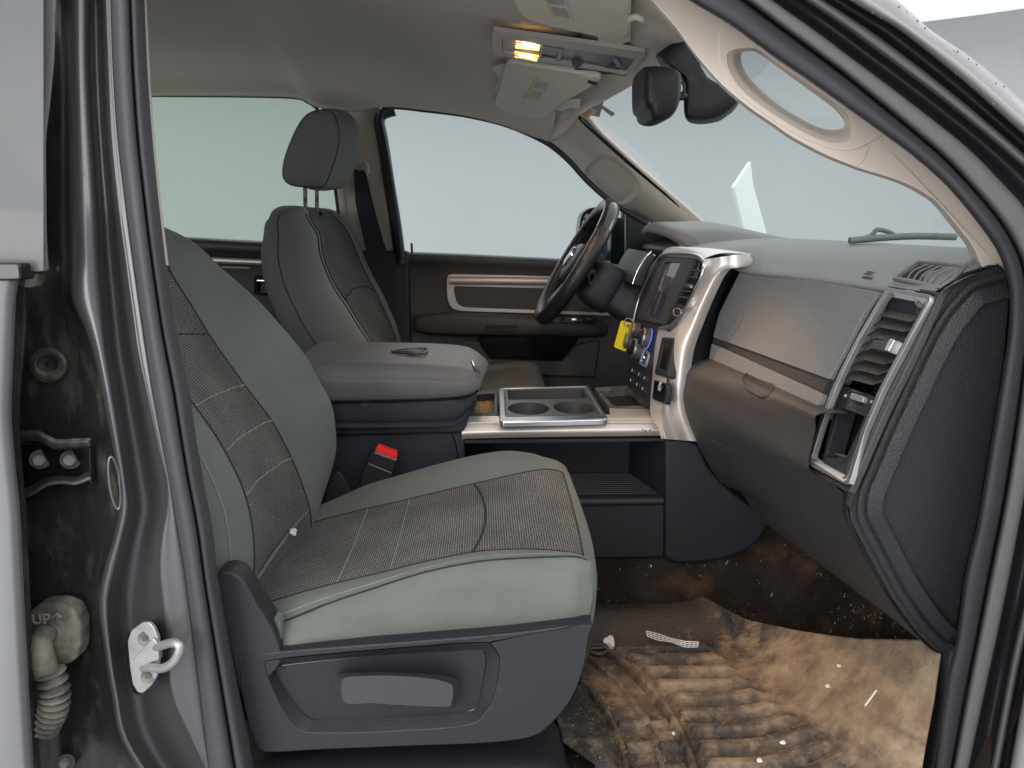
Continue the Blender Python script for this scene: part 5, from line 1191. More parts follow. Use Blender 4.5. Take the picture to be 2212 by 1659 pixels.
# vent in the tower
plate('tower_vent_shade', [on(SP, *p, -.0005) for p in [(1492, 562), (1513, 566), (1507, 598), (1480, 655), (1452, 655)]], -sn * .001, GLOSSBLK, cst, bevel=0)  # flat black plate painting the shade behind the blades
for k, (x0, y0, x1, y1) in enumerate([(1487, 583, 1512, 585), (1480, 598, 1506, 600), (1473, 612, 1499, 615), (1466, 627, 1491, 630), (1460, 640, 1485, 643)]):
    tube('vent_blade', [on(SP, x0, y0, .002), on(SP, x1, y1, .002)], .0016, LV, cst, k=1, seg=6)
plate('vent_tab', rc([on(SP, *p, .010) for p in [(1478, 612), (1491, 614), (1487, 624), (1475, 620)]], .003), -sn * .01, BLACKPL, cst, bevel=.002)
cyl('vent_tab_chrome', on(SP, 1487, 618, .012), on(SP, 1493, 619, .012), .003, CHROME, cst)
plate('wheel_panel', rc([on(SP, *p, .002) for p in [(1456, 655), (1481, 660), (1466, 688), (1440, 690)]], .003), -sn * .006, BLACKPL, cst, bevel=.001)
tube('wheel_ring', [on(SP, *p, .004) for p in [(1456, 668), (1466, 667), (1472, 674), (1466, 682), (1456, 680)]], .0014, STEEL, cst, k=3, seg=6, closed=True)
plate('thumbwheel', rc([on(SP, *p, .006) for p in [(1459, 670), (1467, 670), (1465, 679), (1458, 678)]], .002), -sn * .004, BLACKPL, cst, bevel=.001)
# knobs
for cx, cy, r, hh in ((1371, 713, .021, .022), (1356, 737, .0245, .022), (1393, 731, .0255, .022), (1376, 755, .0275, .024)):
    b = on(SP, cx + 10, cy + 1, .0); t = b + sn * hh
    kn = cyl('climate_knob', b, t, r, mat('knob_rubber', (.075, .068, .066), .45, bump=('grain', 500, .3)) if 'knob_rubber' not in MATS else MATS['knob_rubber'], cst, bevel=.002, seg=32, r2=r * .93)
    cyl('knob_ring', t - sn * .004, t + sn * .0008, r * .955, SATIN, kn, bevel=.001, seg=32)
    cyl('knob_face', t, t + sn * .0022, r * .80, GLOSSBLK, kn, seg=24)
    cyl('knob_glow', b + sn * .0012, b + sn * .0035, r * 1.05, BLUE if cx > 1380 else BLACKPL, kn, seg=32)
for (x, y, mm, s) in ((1386, 716, REDL, 4), (1383, 760, REDL, 2.4), (1389, 766, BLUE, 3), (1386, 779, BLUE, 3), (1391, 772, LENS, 1.6), (1361, 736, BLUE, 1.5), (1385, 731, BLUE, 3)):
    plate('backlit_symbol', [on(SP, x - s * .6, y - s, .004), on(SP, x + s * .6, y - s * .7, .004), on(SP, x + s * .6, y + s, .004), on(SP, x - s * .6, y + s * .7, .004)], -sn * .001, mm, cst, bevel=0)
ringplate('climate_bezel', rc([on(SP, *p, .004) for p in [(1390, 748), (1402, 764), (1393, 794), (1379, 786)]], .004), rc([on(SP, *p, .004) for p in [(1391, 754), (1398, 765), (1391, 788), (1382, 782)]], .003), -sn * .005, STEEL, cst, n=40, bevel=.001)
for k, (x, y) in enumerate([(1366, 799), (1380, 807), (1392, 815), (1363, 820), (1376, 829), (1388, 838)]):
    plate('rocker_button', rc([on(SP, *p, .003) for p in [(x - 5, y - 9), (x + 6, y - 3), (x + 4, y + 10), (x - 6, y + 4)]], .002), -sn * .006, BLACKPL, cst, bevel=.001)
    tube('button_mark', [on(SP, x, y - 2, .0042), on(SP, x - 1, y + 4, .0042)], .0009, WHITEL, cst, k=1, seg=5)
# storage slot and outlet cover on the silver
ringplate('slot_frame', rc([on(SP, *p, .004) for p in [(1430, 728), (1457, 730), (1441, 816), (1413, 808)]], .007), rc([on(SP, *p, .004) for p in [(1434, 738), (1450, 740), (1437, 801), (1421, 795)]], .004), -sn * .02, BLACKPL, cst, n=60, bevel=.002)
plate('slot_shade', [on(SP, *p, .0022) for p in [(1432, 736), (1453, 738), (1439, 806), (1419, 799)]], -sn * .002, GLOSSBLK, cst, bevel=0)  # flat dark plate painting the shade inside the slot
plate('outlet_cover', rc([on(SP, *p, .006) for p in [(1413, 820), (1439, 828), (1434, 873), (1408, 862)]], .007), -sn * .016, GLOSSBLK, cst, bevel=.003)
ru = (on(SP, 1439, 828) - on(SP, 1413, 820)).normalized()
text('outlet_lettering', '12V', .011, on(SP, 1426, 829, .0066), ru, sn.cross(ru) * -1 if sn.cross(ru).z < 0 else sn.cross(ru), WHITEL, cst)
text('outlet_lettering', '⊕', .014, on(SP, 1424, 841, .0066), ru, V(0, 0, 1), WHITEL, cst)
# dark lower flank below the silver
lf = smooth([P(x, y, Y=1.69) for x, y in [(1437, 951), (1503, 955), (1530, 1005), (1580, 1060), (1650, 1110)]], 3) + smooth([P(x, y, Y=1.69) for x, y in [(1662, 1130), (1640, 1168), (1600, 1195), (1545, 1212), (1468, 1217), (1436, 1206)]], 4)
plate('lower_flank', lf, (0, .32, 0), CONS, cst, bevel=.012, bseg=4)

# yellow key tag
kt = thing('key_tag', 'yellow plastic key tag hanging behind the climate knobs', 'key tag', P(1345, 725, Y=2.06))
plate('tag_sheet', rc([P(x, y, Y=2.10) for x, y in [(1342, 692), (1372, 700), (1352, 760), (1326, 750)]], .006), (0, .003, 0), YELLOW, kt, bevel=.0008)
cyl('tag_hole', P(1357, 703, Y=2.098), P(1357, 703, Y=2.094), .0028, GLOSSBLK, kt)
tube('key_ring', [P(1357, 703, Y=2.09) + V(.012 * math.cos(a), -.0, .012 * math.sin(a) + .008) for a in [k * 1.047 for k in range(6)]], .0014, STEEL, kt, k=3, seg=6, closed=True)

# ================================================================ CENTRE CONSOLE
cn = thing('center_console', 'low centre console with satin silver edge, twin cup holders and open side shelf', 'console', (.1, 1.86, -.9))
YC = 1.70
ztop_ = P(1200, 916, Y=YC).z
xl, xr = P(1003, 900, Y=YC).x, P(1434, 900, Y=YC).x + .01
zb = P(1200, 946, Y=YC).z
# silver deck: rounded edge profile with an opening for the cup insert and bins
rows = []
for x, dz in ((xl, 0), (xl + .01, 0.002), (xl + .2, .004), (xr - .01, .004), (xr, .004)):
    rows.append([V(x, YC + .002, zb - .002 + dz), V(x, YC - .008, zb + .012 + dz), V(x, YC - .004, ztop_ - .012 + dz), V(x, YC + .006, ztop_ - .001 + dz), V(x, YC + .02, ztop_ + .004 + dz), V(x, YC + .05, ztop_ + .005 + dz)])
loft('silver_edge', rows, SILVER, cn, ku=4, kv=4, sharp=80)
zt = ztop_ + .006
box('deck', (xl, YC + .04, zt - .03), (xr, YC + .34, zt - .026), CONS, cn, bevel=0)
def zp(x, y, dz=0): return P(x, y, Z=zt + dz)
# deck top: silver front strip + frames round the bins
def flat(name, pts, m, dz=0, th=.004, bevel=.001, r=.003): return plate(name, rc([zp(*p, dz) for p in pts], r), (0, 0, -th), m, cn, bevel=bevel)
bin_o = [(1019, 850), (1073, 846), (1073, 896), (1003, 898)]
ringplate('small_bin', rc([zp(*p) for p in [(1022, 846), (1075, 843), (1075, 897), (1006, 899)]], .004), rc([zp(*p) for p in [(1030, 852), (1068, 849), (1066, 892), (1018, 893)]], .004), (0, 0, -.03), CONS, cn, n=48)
ringplate('rear_tray', rc([zp(*p) for p in [(1284, 837), (1372, 831), (1412, 884), (1318, 882)]], .004), rc([zp(*p) for p in [(1297, 843), (1365, 839), (1402, 876), (1326, 877)]], .004), (0, 0, -.03), mat('dusty_console', (.08, .075, .07), .7, dirt=((.22, .2, .17), 30, .45, .7)), cn, n=48)
plate('tray_floor', [zp(*p, -.02) for p in [(1296, 845), (1364, 842), (1405, 879), (1326, 880)]], (0, 0, -.004), BLACKPL, cn, bevel=0)
plate('bin_floor', [zp(*p, -.02) for p in [(1024, 858), (1068, 856), (1066, 892), (1012, 893)]], (0, 0, -.004), mat('littered_bin_floor', (.10, .085, .07), .9, bump=('noise', 300, 1), dirt=((.40, .30, .14), 90, .45, .6)), cn, bevel=0)
flat('deck_strip', [(1006, 899), (1318, 896), (1316, 881), (1412, 884), (1436, 900), (1436, 910), (1004, 912)], SILVER, dz=-.0005, r=.001)
# cup holder insert, raised bezel
zc = .010
def cz(x, y, d=0): return P(x, y, Z=zt + zc + d)
co = [(1077, 837), (1271, 832), (1313, 903), (1308, 908), (1084, 911), (1077, 906)]
ci = [(1090, 839), (1262, 835), (1300, 896), (1093, 900)]
ringplate('cup_bezel', rc([cz(*p) for p in [(1076, 838), (1272, 832), (1314, 905), (1079, 911)]], .008), rc([cz(*p) for p in ci], .005), (0, 0, -.016), SATIN, cn, n=96, bevel=.004, bseg=3)
# insert top with two cup holes and a rear slot: built as three ring plates
def rect(x0, y0, x1, y1): return [(x0, y0), (x1, y0), (x1, y1), (x0, y1)]
A, B, C_, D = [cz(*p, -.002) for p in ci]
def bil(u, v): return (A.lerp(B, u)).lerp(D.lerp(C_, u), v)
vs0 = .50
CUPM = mat('cup_insert_plastic', (.07, .07, .07), .42, bump=('grain', 500, .3), dirt=((.14, .12, .10), 40, .6, .8))
ringplate('slot_rim', [bil(0, 0), bil(1, 0), bil(1, vs0), bil(0, vs0)], rc([bil(.03, .06), bil(.965, .06), bil(.955, vs0 - .05), bil(.04, vs0 - .05)], .004), (0, 0, -.07), CUPM, cn, n=64, bevel=.0008)
plate('slot_floor', [bil(0, 0) + V(0, 0, -.066), bil(1, 0) + V(0, 0, -.066), bil(1, .5) + V(0, 0, -.066), bil(0, .5) + V(0, 0, -.066)], (0, 0, -.004), GLOSSBLK, cn, bevel=0)
for u0, u1 in ((0, .5), (.5, 1)):
    o4 = [bil(u0, vs0), bil(u1, vs0), bil(u1, 1), bil(u0, 1)]; c = sum(o4, Vector()) / 4
    ax, ay = (o4[1] - o4[0]).length * .45, (o4[3] - o4[0]).length * .42
    circ = [c + V(math.cos(a) * ax, math.sin(a) * ay, 0) for a in [2 * math.pi * k / 48 for k in range(48)]]
    ringplate('cup_rim', o4, circ, (0, 0, -.05), CUPM, cn, n=64, bevel=.0008)
    plate('cup_floor', [p + V(0, 0, -.048) for p in circ], (0, 0, -.004), GLOSSBLK, cn, bevel=0)
# side panel, shelf, lower panel
zs_ = lambda y: P(1200, y, Y=YC).z
def cside(name, pts, Y=YC + .01, th=.02, m=CONS, bv=.003): return plate(name, [P(x, y, Y=Y) for x, y in pts], (0, th, 0), m, cn, bevel=bv)
cside('rear_side_panel', [(560, 920), (1003, 905), (1003, 950), (1003, 1120), (1003, 1210), (560, 1230)], Y=YC + .005)
tube('panel_line', [P(x, y, Y=YC + .003) for x, y in [(728, 935), (900, 926), (960, 924), (975, 935), (985, 965), (994, 1010)]], .0014, GLOSSBLK, cn, k=3, seg=6)
cside('console_shoulder', [(600, 902), (1000, 890), (1018, 886), (1004, 930), (990, 936), (600, 944)], Y=YC - .012, th=.03, bv=.006)
box('shelf_ceiling', (xl, YC + .004, zb - .012), (xr - .005, YC + .20, zb - .004), BLACKPL, cn, bevel=0)
box('shelf_back', (xl, YC + .19, zs_(1200)), (xr - .005, YC + .2, zb - .01), CONS, cn, bevel=0)
plate('shelf_end', [V(xr - .002, YC + .004, zb - .01), V(xr - .05, YC + .19, zb - .01), V(xr - .05, YC + .19, zs_(1200)), V(xr - .002, YC + .004, zs_(1200))], (.01, 0, 0), CONS, cn, bevel=0)
zsh = zs_(1082)
box('shelf_floor', (xl, YC + .012, zsh - .012), (xr - .004, YC + .19, zsh + .004), CONS, cn, bevel=.001)
for k in range(11): tube('shelf_rib', [V(xl, YC + .03 + k * .0145, zsh + .005), V(xr - .012 - k * .0035, YC + .03 + k * .0145, zsh + .005)], .0034, BLACKPL, cn, k=1, seg=8)
tube('shelf_lip', [V(xl, YC + .002, zsh - .004), V(xr - .004, YC + .002, zsh - .004)], .0105, TRIM, cn, k=1, seg=16)
cside('lower_side_panel', [(995, 1088), (1434, 1086), (1434, 1203), (995, 1212)], Y=YC, th=.02)
box('console_core', (-.6, YC + .03, -.9), (xl, YC + .34, zt - .03), BLACKPL, cn)
box('console_core', (-.6, YC + .21, -.9), (xr, YC + .33, zt - .06), BLACKPL, cn)
box('console_tunnel', (-.6, YC + .02, -.92), (.46, YC + .33, zs_(1120)), BLACKPL, cn)

# armrest
ar = thing('armrest', 'padded dark grey centre armrest lid with embossed ram badge and chrome latch', 'armrest', P(870, 850, Y=1.84))
def sec(x, zt_, zb_, y0, y1, r):   # rounded section across Y at station x
    return [V(x, y0 + .012, zb_), V(x, y0, zb_ + .004), V(x, y0 - .002, (zt_ + zb_) / 2), V(x, y0 + .004, zt_ - r * .9), V(x, y0 + .018, zt_ - r * .25), V(x, y0 + .045, zt_ - .002), V(x, (y0 + y1) / 2, zt_ + .004), V(x, y1 - .04, zt_ - .002), V(x, y1 - .008, zt_ - r * .5), V(x, y1, zb_ + .02), V(x, y1 - .005, zb_)]
y0, y1 = 1.655, 2.015
xF = P(1034, 850, Y=y0).x
rows = []
for px, top, bot, in_ in ((640, 797, 868, .0), (700, 798, 868, 0), (800, 799, 866, 0), (900, 801, 864, 0), (960, 804, 861, 0), (1000, 809, 858, .002), (1022, 820, 852, .007), (1036, 835, 846, .014)):
    p = P(px, top, Y=y0 + .02); q = P(px, bot, Y=y0)
    rw = sec(q.x, P(px, top, Y=y0 + .02).z + .018, q.z, y0 + in_, y1 - in_ * 2, .034)
    if px > 990:
        for v in rw: v.x += .022 * math.sin(math.pi * max(0, min(1, (v.y - y0) / (y1 - y0)))) * (px - 980) / 54
    rows.append(rw)
G = grid(rows, 3, 4)
gridmesh('armrest_pad', G, ARML, ar, sharp=80, caps=True)
# flatten the tail under the seat, base shell
rows = []
for px, top, bot, in_ in ((640, 872, 920, 0), (800, 870, 921, 0), (960, 865, 918, 0), (990, 862, 912, .002), (1012, 858, 895, .008), (1030, 851, 866, .014)):
    p = P(px, top, Y=y0 + .006); q = P(px, bot, Y=y0 + .006)
    rows.append([V(p.x, y0 + .006 + in_, p.z), V(p.x, y0 + .006 + in_, (p.z + q.z) / 2), V(q.x, y0 + .010 + in_, q.z + .006), V(q.x, y0 + .03 + in_, q.z - .004), V(q.x, y1 - .03, q.z - .004), V(p.x, y1 - .006, p.z)])
loft('bin_shell', rows, CONS, ar, ku=3, kv=3, sharp=60, caps=False)
plate('shell_front', [P(1030, 851, Y=y0 + .02), P(1030, 866, Y=y0 + .02), P(1030, 866, Y=y0 + .02) + V(0, .32, 0), P(1030, 851, Y=y0 + .02) + V(0, .32, 0)], (-.01, 0, 0), CONS, ar, bevel=0)
tube('lid_gap', [P(x, y, Y=y0 + .002) for x, y in [(650, 871), (760, 869), (900, 866), (990, 861), (1014, 855), (1034, 843)]], .0024, GLOSSBLK, ar, k=3, seg=6)
cyl('finger_notch', P(788, 871, Y=y0 + .0015), P(788, 871, Y=y0 + .01), .0095, GLOSSBLK, ar)
padA = next(o for o in bpy.data.objects if o.name.startswith('armrest_pad'))
bvA = BVHTree.FromPolygons([v.co + WO[padA.name] for v in padA.data.vertices], [tuple(p.vertices) for p in padA.data.polygons])
def onA(x, y, off):
    h, n, _, _ = bvA.ray_cast(V(0, 0, 0), ray(x, y).normalized())
    if h is None:
        for k in range(40):
            h, n, _, _ = bvA.ray_cast(V(0, 0, 0), ray(x - k, y).normalized())
            if h is not None: break
    if n.dot(h) > 0: n = -n
    return h + n * off
plate('latch', [onA(*p, .002) for p in [(1021, 783), (1030, 790), (1037, 806), (1033, 813), (1024, 800)]], (-.01, .004, -.004), GLOSSBLK, ar, bevel=0)
tube('latch_chrome', [onA(1018, 781, .003), onA(1024, 797, .003), onA(1032, 813, .003)], .0018, CHROME, ar, k=2, seg=6)
bcen = P(887, 757, Y=1.88)
bcen = V(bcen.x, bcen.y, bcen.z)
top_z = max(v.z for r in G for v in r if abs(v.x - bcen.x) < .03)
bcen = P(887, 758, Z=top_z + .002)
EMB = mat('embossed_badge', (.05, .048, .05), .35)
ram_badge(bcen, V(0, -1, 0), V(1, 0, 0), V(0, 0, 1), .040, EMB, ar)

# seat belt buckle
bu = thing('seat_belt_buckle', 'black seat belt buckle with red release button beside the armrest base', 'buckle', P(815, 1030, Y=1.64))
bo = [P(x, y, Y=1.635) for x, y in [(808, 962), (859, 982), (852, 1012), (846, 1030), (800, 1060), (775, 1050), (786, 1010)]]
plate('buckle_body', rc(bo, .006), (0, .022, 0), BLACKPL, bu, bevel=.004)
plate('red_button', rc([P(x, y, Y=1.628) for x, y in [(815, 962), (858, 978), (856, 992), (811, 975)]], .002), (0, .02, 0), RED, bu, bevel=.0015)
plate('buckle_edge', [P(x, y, Y=1.632) for x, y in [(810, 975), (857, 993), (856, 996), (809, 979)]], (0, .02, 0), STEEL, bu, bevel=0)
tube('parting_line', [P(x, y, Y=1.634) for x, y in [(797, 1002), (846, 1022)]], .0012, STITCH, bu, k=1, seg=5)
plate('buckle_stalk', [P(x, y, Y=1.645) for x, y in [(779, 1035), (825, 1050), (800, 1130), (762, 1120)]], (0, .008, 0), BLACKPL, bu, bevel=.003)

# ================================================================ OVERHEAD
oc = thing('overhead_console', 'long grey roof console with two lit amber map lamps', 'roof console', P(1230, 115, Y=1.87))
OP_ = PL(P(1062, 66, Y=1.80), P(1396, 113, Y=1.80), P(1064, 119, Y=1.97)); on_ = OP_[1]
def oq(x, y, d=0): return on(OP_, x, y, d)
oo = rc([oq(*p, .012) for p in [(1061, 65), (1398, 114), (1362, 160), (1350, 166), (1062, 120)]], .010)
oi = rc([oq(*p, .012) for p in [(1085, 85), (1378, 128), (1352, 164), (1085, 116)]], .005)
oo = rc([oq(*p, .012) for p in [(1062, 66), (1396, 113), (1360, 163), (1064, 119)]], .010)
oi = rc([oq(*p, .012) for p in [(1084, 83), (1376, 128), (1350, 160), (1085, 113)]], .004)
GRT = mat('light_grey_trim', (.42, .40, .375), .5, bump=('grain', 700, .15))
ringplate('console_frame', oo, oi, -on_ * .010, GRT, oc, n=96, bevel=.005, bseg=3)
ODK = mat('smoky_grey_plastic', (.12, .12, .12), .28, var=(8, .3))
plate('console_face', [oq(*p, .004) for p in [(1080, 80), (1382, 126), (1352, 166), (1080, 118)]], -on_ * .01, ODK, oc, bevel=0)
plate('lamp_panel', rc([oq(*p, .008) for p in [(1086, 84), (1166, 95), (1160, 128), (1086, 114)]], .003), -on_ * .006, GRT, oc, bevel=.001)
for pts, bright in (([(1115, 91), (1168, 96), (1165, 110), (1112, 104)], 1), ([(1112, 115), (1163, 124), (1162, 133), (1110, 124)], 0)):
    ln_ = plate('map_lamp', rc([oq(*p, .012) for p in pts], .004), -on_ * .006, LENS, oc, bevel=.001)
    tube('lamp_bezel', rc([oq(*p, .012) for p in pts], .004), .0012, GRT, ln_, k=1, seg=6, closed=True)
    if bright: plate('bulb_glow', rc([oq(*p, .0135) for p in [(1128, 92), (1162, 97), (1160, 104), (1128, 100)]], .004), -on_ * .001, LENSH, ln_, bevel=0)
    else: plate('bulb_glow', rc([oq(*p, .0135) for p in [(1122, 118), (1152, 123), (1151, 127), (1122, 122)]], .003), -on_ * .001, LENSH, ln_, bevel=0)
ringplate('switch_well', rc([oq(*p, .010) for p in [(1170, 100), (1218, 107), (1208, 138), (1166, 131)]], .004), rc([oq(*p, .010) for p in [(1174, 104), (1208, 109), (1200, 133), (1170, 128)]], .003), -on_ * .02, ODK, oc, n=48, bevel=.001)
plate('well_dark', [oq(*p, .0055) for p in [(1174, 103), (1210, 108), (1202, 135), (1168, 130)]], -on_ * .001, GLOSSBLK, oc, bevel=0)
cyl('round_button', oq(1246, 134, .0045), oq(1246, 134, .007), .012, GLOSSBLK, oc)
plate('switch_scoop', smooth([oq(*p, .0055) for p in [(1240, 150), (1300, 150), (1326, 132), (1340, 140), (1332, 158), (1300, 160)]], 3, True), -on_ * .002, GLOSSBLK, oc, bevel=0)
for k in range(3): plate('slide_switch', rc([oq(*p, .010) for p in [(1328 + k * 3 - 3, 128 + k * 5), (1338 + k * 3 - 3, 131 + k * 5), (1337 + k * 3 - 3, 136 + k * 5), (1327 + k * 3 - 3, 133 + k * 5)]], .001), -on_ * .005, mat('pale_switch', (.25, .27, .36), .3) if k == 0 else MATS['pale_switch'], oc, bevel=.0006)

def visor(nm, lab, pl, out, lblpts, th=.016):
    v = thing(nm, lab, 'sun visor', on(pl, *out[0]), group='folded sun visors')
    plate('visor_body', rc([on(pl, *p) for p in out], [.03] * len(out), 6), -pl[1] * th, VISOR, v, bevel=.006, bseg=3)
    plate('warning_label', [on(pl, *p, .0012) for p in lblpts], -pl[1] * .001, STICK, v, bevel=0)
    a, b, c, d = [on(pl, *p, .0018) for p in lblpts]
    plate('label_band', [a, a.lerp(b, .14), d.lerp(c, .14), d], -pl[1] * .0005, mat('label_yellow', (.62, .52, .22), .6) if 'label_yellow' not in MATS else MATS['label_yellow'], v, bevel=0)
    for col_ in (0.12, .55):
        for k in range(7):
            t = .20 + k * .105
            p = a.lerp(b, t).lerp(d.lerp(c, t), col_); q = a.lerp(b, t).lerp(d.lerp(c, t), col_ + .33)
            tube('label_text', [p, q], .0006, INK, v, k=1, seg=4)
    return v
vp = PL(P(1100, 140, Y=2.04), P(1330, 170, Y=1.94), P(1090, 230, Y=2.36))
v1 = visor('sun_visor', 'driver side sun visor with paper tucked behind it, beyond the lit roof lamps', vp, [(1094, 134), (1130, 140), (1304, 168), (1284, 184), (1246, 208), (1214, 222), (1176, 258), (1110, 252), (1066, 230)], [(1160, 166), (1196, 175), (1166, 222), (1128, 213)])
plate('pivot_cup', smooth([on(vp, *p, .003) for p in [(1254, 168), (1275, 168), (1284, 178), (1274, 188), (1256, 184)]], 3, True), -vp[1] * .01, VISOR, v1, bevel=.002)
tube('pivot_rod', [on(vp, 1270, 176, .006), on(vp, 1290, 182, .006)], .004, BLACKPL, v1, k=1)
vq = PL(P(1110, 0, Y=1.52), P(1360, 0, Y=1.42), P(1150, 70, Y=1.72))
v2 = visor('sun_visor', 'nearer sun visor cut off by the top of the view, plain beige with white label', vq, [(1110, -60), (1105, 0), (1130, 42), (1200, 62), (1310, 84), (1352, 80), (1361, 66), (1362, -60)], [(1168, -20), (1214, -20), (1240, 49), (1194, 38)])
tube('visor_clip', [on(vq, 1362, 40, .004), on(vq, 1376, 36, .006), on(vq, 1386, 42, .006)], .006, VISOR, v2, k=3)
plate('visor_hinge', rc([on(vq, *p, -.012) for p in [(1290, 74), (1362, 62), (1362, 88), (1340, 98), (1292, 92)]], .008), -vq[1] * .01, VISOR, v2, bevel=.003)
pa = thing('tucked_paper', 'white folded papers sticking out behind the driver side sun visor', 'paper', on(vp, 1080, 165))
plate('paper_sheet', [on(vp, *p, -.022) for p in [(1062, 146), (1081, 139), (1110, 137), (1078, 200), (1066, 196), (1078, 168)]], -vp[1] * .001, PAPER, pa, bevel=0)
plate('paper_sheet', [on(vp, *p, -.022) for p in [(1190, 215), (1254, 214), (1252, 236), (1244, 234), (1230, 232), (1216, 240), (1200, 238)]], -vp[1] * .001, PAPER, pa, bevel=0)

# interior mirror
im = thing('rear_view_mirror', 'black rear view mirror on its stalk under the windscreen header', 'mirror', P(1440, 200, Y=1.62))
YM = 1.62
MB_ = mat('satin_black_mirror', (.010, .010, .012), .5, spec=.35)
sh_ = [(1389, 152), (1392, 145), (1415, 143), (1440, 146), (1462, 152), (1470, 168), (1469, 200), (1463, 232), (1450, 252), (1432, 261), (1412, 260), (1404, 250), (1402, 240), (1392, 228), (1389, 200)]
c_m = sum((P(x, y, Y=YM) for x, y in sh_), Vector()) / len(sh_)
s0 = smooth([P(x, y, Y=YM) for x, y in sh_], 3, True)
M = [[p + V(-.03, -.085, 0) for p in inset(s0, .2)], [p + V(-.028, -.08, 0) for p in inset(s0, .75)], [p + V(-.010, -.05, 0) for p in inset(s0, .95)], s0, [p + V(.0, .07, 0) for p in inset(s0, .98)], [p + V(.0, .12, 0) for p in inset(s0, .8)]]
M = [[V(p.x, 1.62 + (p.y - 1.62), p.z) for p in r] for r in M]
gridmesh('mirror_shell', grid([s0, [p + V(0, .05, 0) for p in s0], [p + V(0, .10, 0) for p in inset(s0, .97)], [p + V(0, .15, 0) for p in inset(s0, .8)]], 1, 3, True), MB_, im, closed=True, caps=True, sharp=70)
gridmesh('mirror_shell_front', grid([s0, [p + V(0, -.012, 0) for p in inset(s0, .95)], [p + V(0, -.022, 0) for p in inset(s0, .75)], [p + V(0, -.026, 0) for p in inset(s0, .2)]], 1, 3, True), MB_, im, closed=True, caps=True, sharp=70)
mt_ = smooth([P(x, y, Y=1.68) for x, y in [(1478, 80), (1500, 96), (1530, 165), (1600, 200), (1592, 226), (1575, 240), (1556, 252), (1520, 258), (1492, 254), (1483, 240), (1482, 190), (1478, 165), (1462, 150), (1430, 122), (1424, 112)]], 3, True)
gridmesh('sensor_housing', grid([inset(mt_, .3), [p + V(0, .0, 0) for p in inset(mt_, .9)], [p + V(0, .02, 0) for p in mt_], [p + V(.02, .08, 0) for p in mt_], [p + V(.03, .12, .0) for p in inset(mt_, .9)]], 1, 2, True), MB_, im, closed=True, caps=True, sharp=70)
tube('mirror_arm', [P(1450, 209, Y=1.67), P(1500, 206, Y=1.70)], .009, BLACKPL, im, k=1, seg=14)
tube('wire_loop', [P(1462, 182, Y=1.66), P(1472, 178, Y=1.66), P(1478, 186, Y=1.66), P(1476, 208, Y=1.66)], .003, BLACKPL, im, k=3)

# ================================================================ FLOOR MAT
fm = thing('floor_mat', 'muddy black rubber floor mat with raised ribs covered in brown dirt', 'floor mat', (.4, 1.3, -.92))
def matz(X, Y):
    z = -.905
    z += .010 * sst(.20, .12, X) if X < .2 else 0
    x0 = .42; x1 = it(Y, [(.98, .662), (1.0, .675), (1.03, .70), (1.07, .727), (1.25, .69), (1.4, .65), (1.52, .583), (1.62, .51)]); H = it(Y, [(.98, .05), (1.0, .09), (1.03, .17), (1.07, .257), (1.25, .155), (1.4, .085), (1.52, .045), (1.62, .03)])
    if X > x0: z += H * min(1.3, (X - x0) / (x1 - x0)) ** 2.6
    if Y > 1.50: z += .036 * sst(1.50, 1.60, Y) * (1 - sst(.45, .55, X) * .6)
    # heel pad ribs
    def rib(v, p, w): 
        q = abs((v / p) % 1 - .5) * p; return sst(w, w * .55, q) - .55 * sst(.0035, .0005, abs(q - w - .002))
    cx, cy, R = -.42, 1.16, .78
    d = math.hypot(X - cx, (Y - cy) * 1.15)
    fade = sst(1.52, 1.46, Y)
    arc = 0
    for RR in (.66, .72, .775):
        arc = max(arc, sst(.008, .004, abs(d - RR))); arc -= .5 * sst(.003, .0005, abs(abs(d - RR) - .011))
    if X > .16 and X < .52 and d < .80: z += .013 * arc * fade
    if d > .79:
        z += .014 * rib(Y + .03 * X, .046, .013) * fade * sst(.79, .80, d) * sst(.57, .54, X + .25 * (Y - 1.2))
    # maze blocks near the door side
    if d < .77 and d > .67 and Y < 1.27: z += .008 * rib(Y, .06, .010)
    # smooth heel pad corner
    if X < .255 - .0 and d < .65: z += .012 * sst(1.10, 1.13, Y) * sst(.655, .635, d) * sst(1.42, 1.38, Y)
    return z
nx, ny = 230, 210; vs = []; fs = []; uvs = []
for j in range(ny + 1):
    Y = .985 + (1.62 - .985) * j / ny
    xa = it(Y, [(.98, .195), (1.12, .185), (1.17, .135), (1.25, .13), (1.62, .11)]); xb = it(Y, [(.98, .662), (1.0, .675), (1.03, .70), (1.07, .727), (1.25, .69), (1.4, .65), (1.52, .583), (1.62, .51)])
    for i in range(nx + 1):
        X = xa + (xb - xa) * i / nx
        z = matz(X, Y)
        edge = min(X - xa, .02) / .02
        vs.append(V(X, Y, z)); uvs.append((X, Y))
for j in range(ny):
    for i in range(nx): a = j * (nx + 1) + i; fs.append((a, a + 1, a + nx + 2, a + nx + 1))
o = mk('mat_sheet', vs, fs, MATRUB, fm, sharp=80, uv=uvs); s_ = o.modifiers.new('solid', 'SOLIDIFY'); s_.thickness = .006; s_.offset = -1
def onmat(x, y, dz=.002):
    r = ray(x, y); t = .9
    for _ in range(400):
        p = r * t
        if p.z < (matz(p.x, p.y) if p.y < 1.62 else -.85) : break
        t += .003
    return V(p.x, p.y, matz(p.x, min(p.y, 1.62)) + dz)
def floorpt(x, y, Y): return P(x, y, Y=Y)
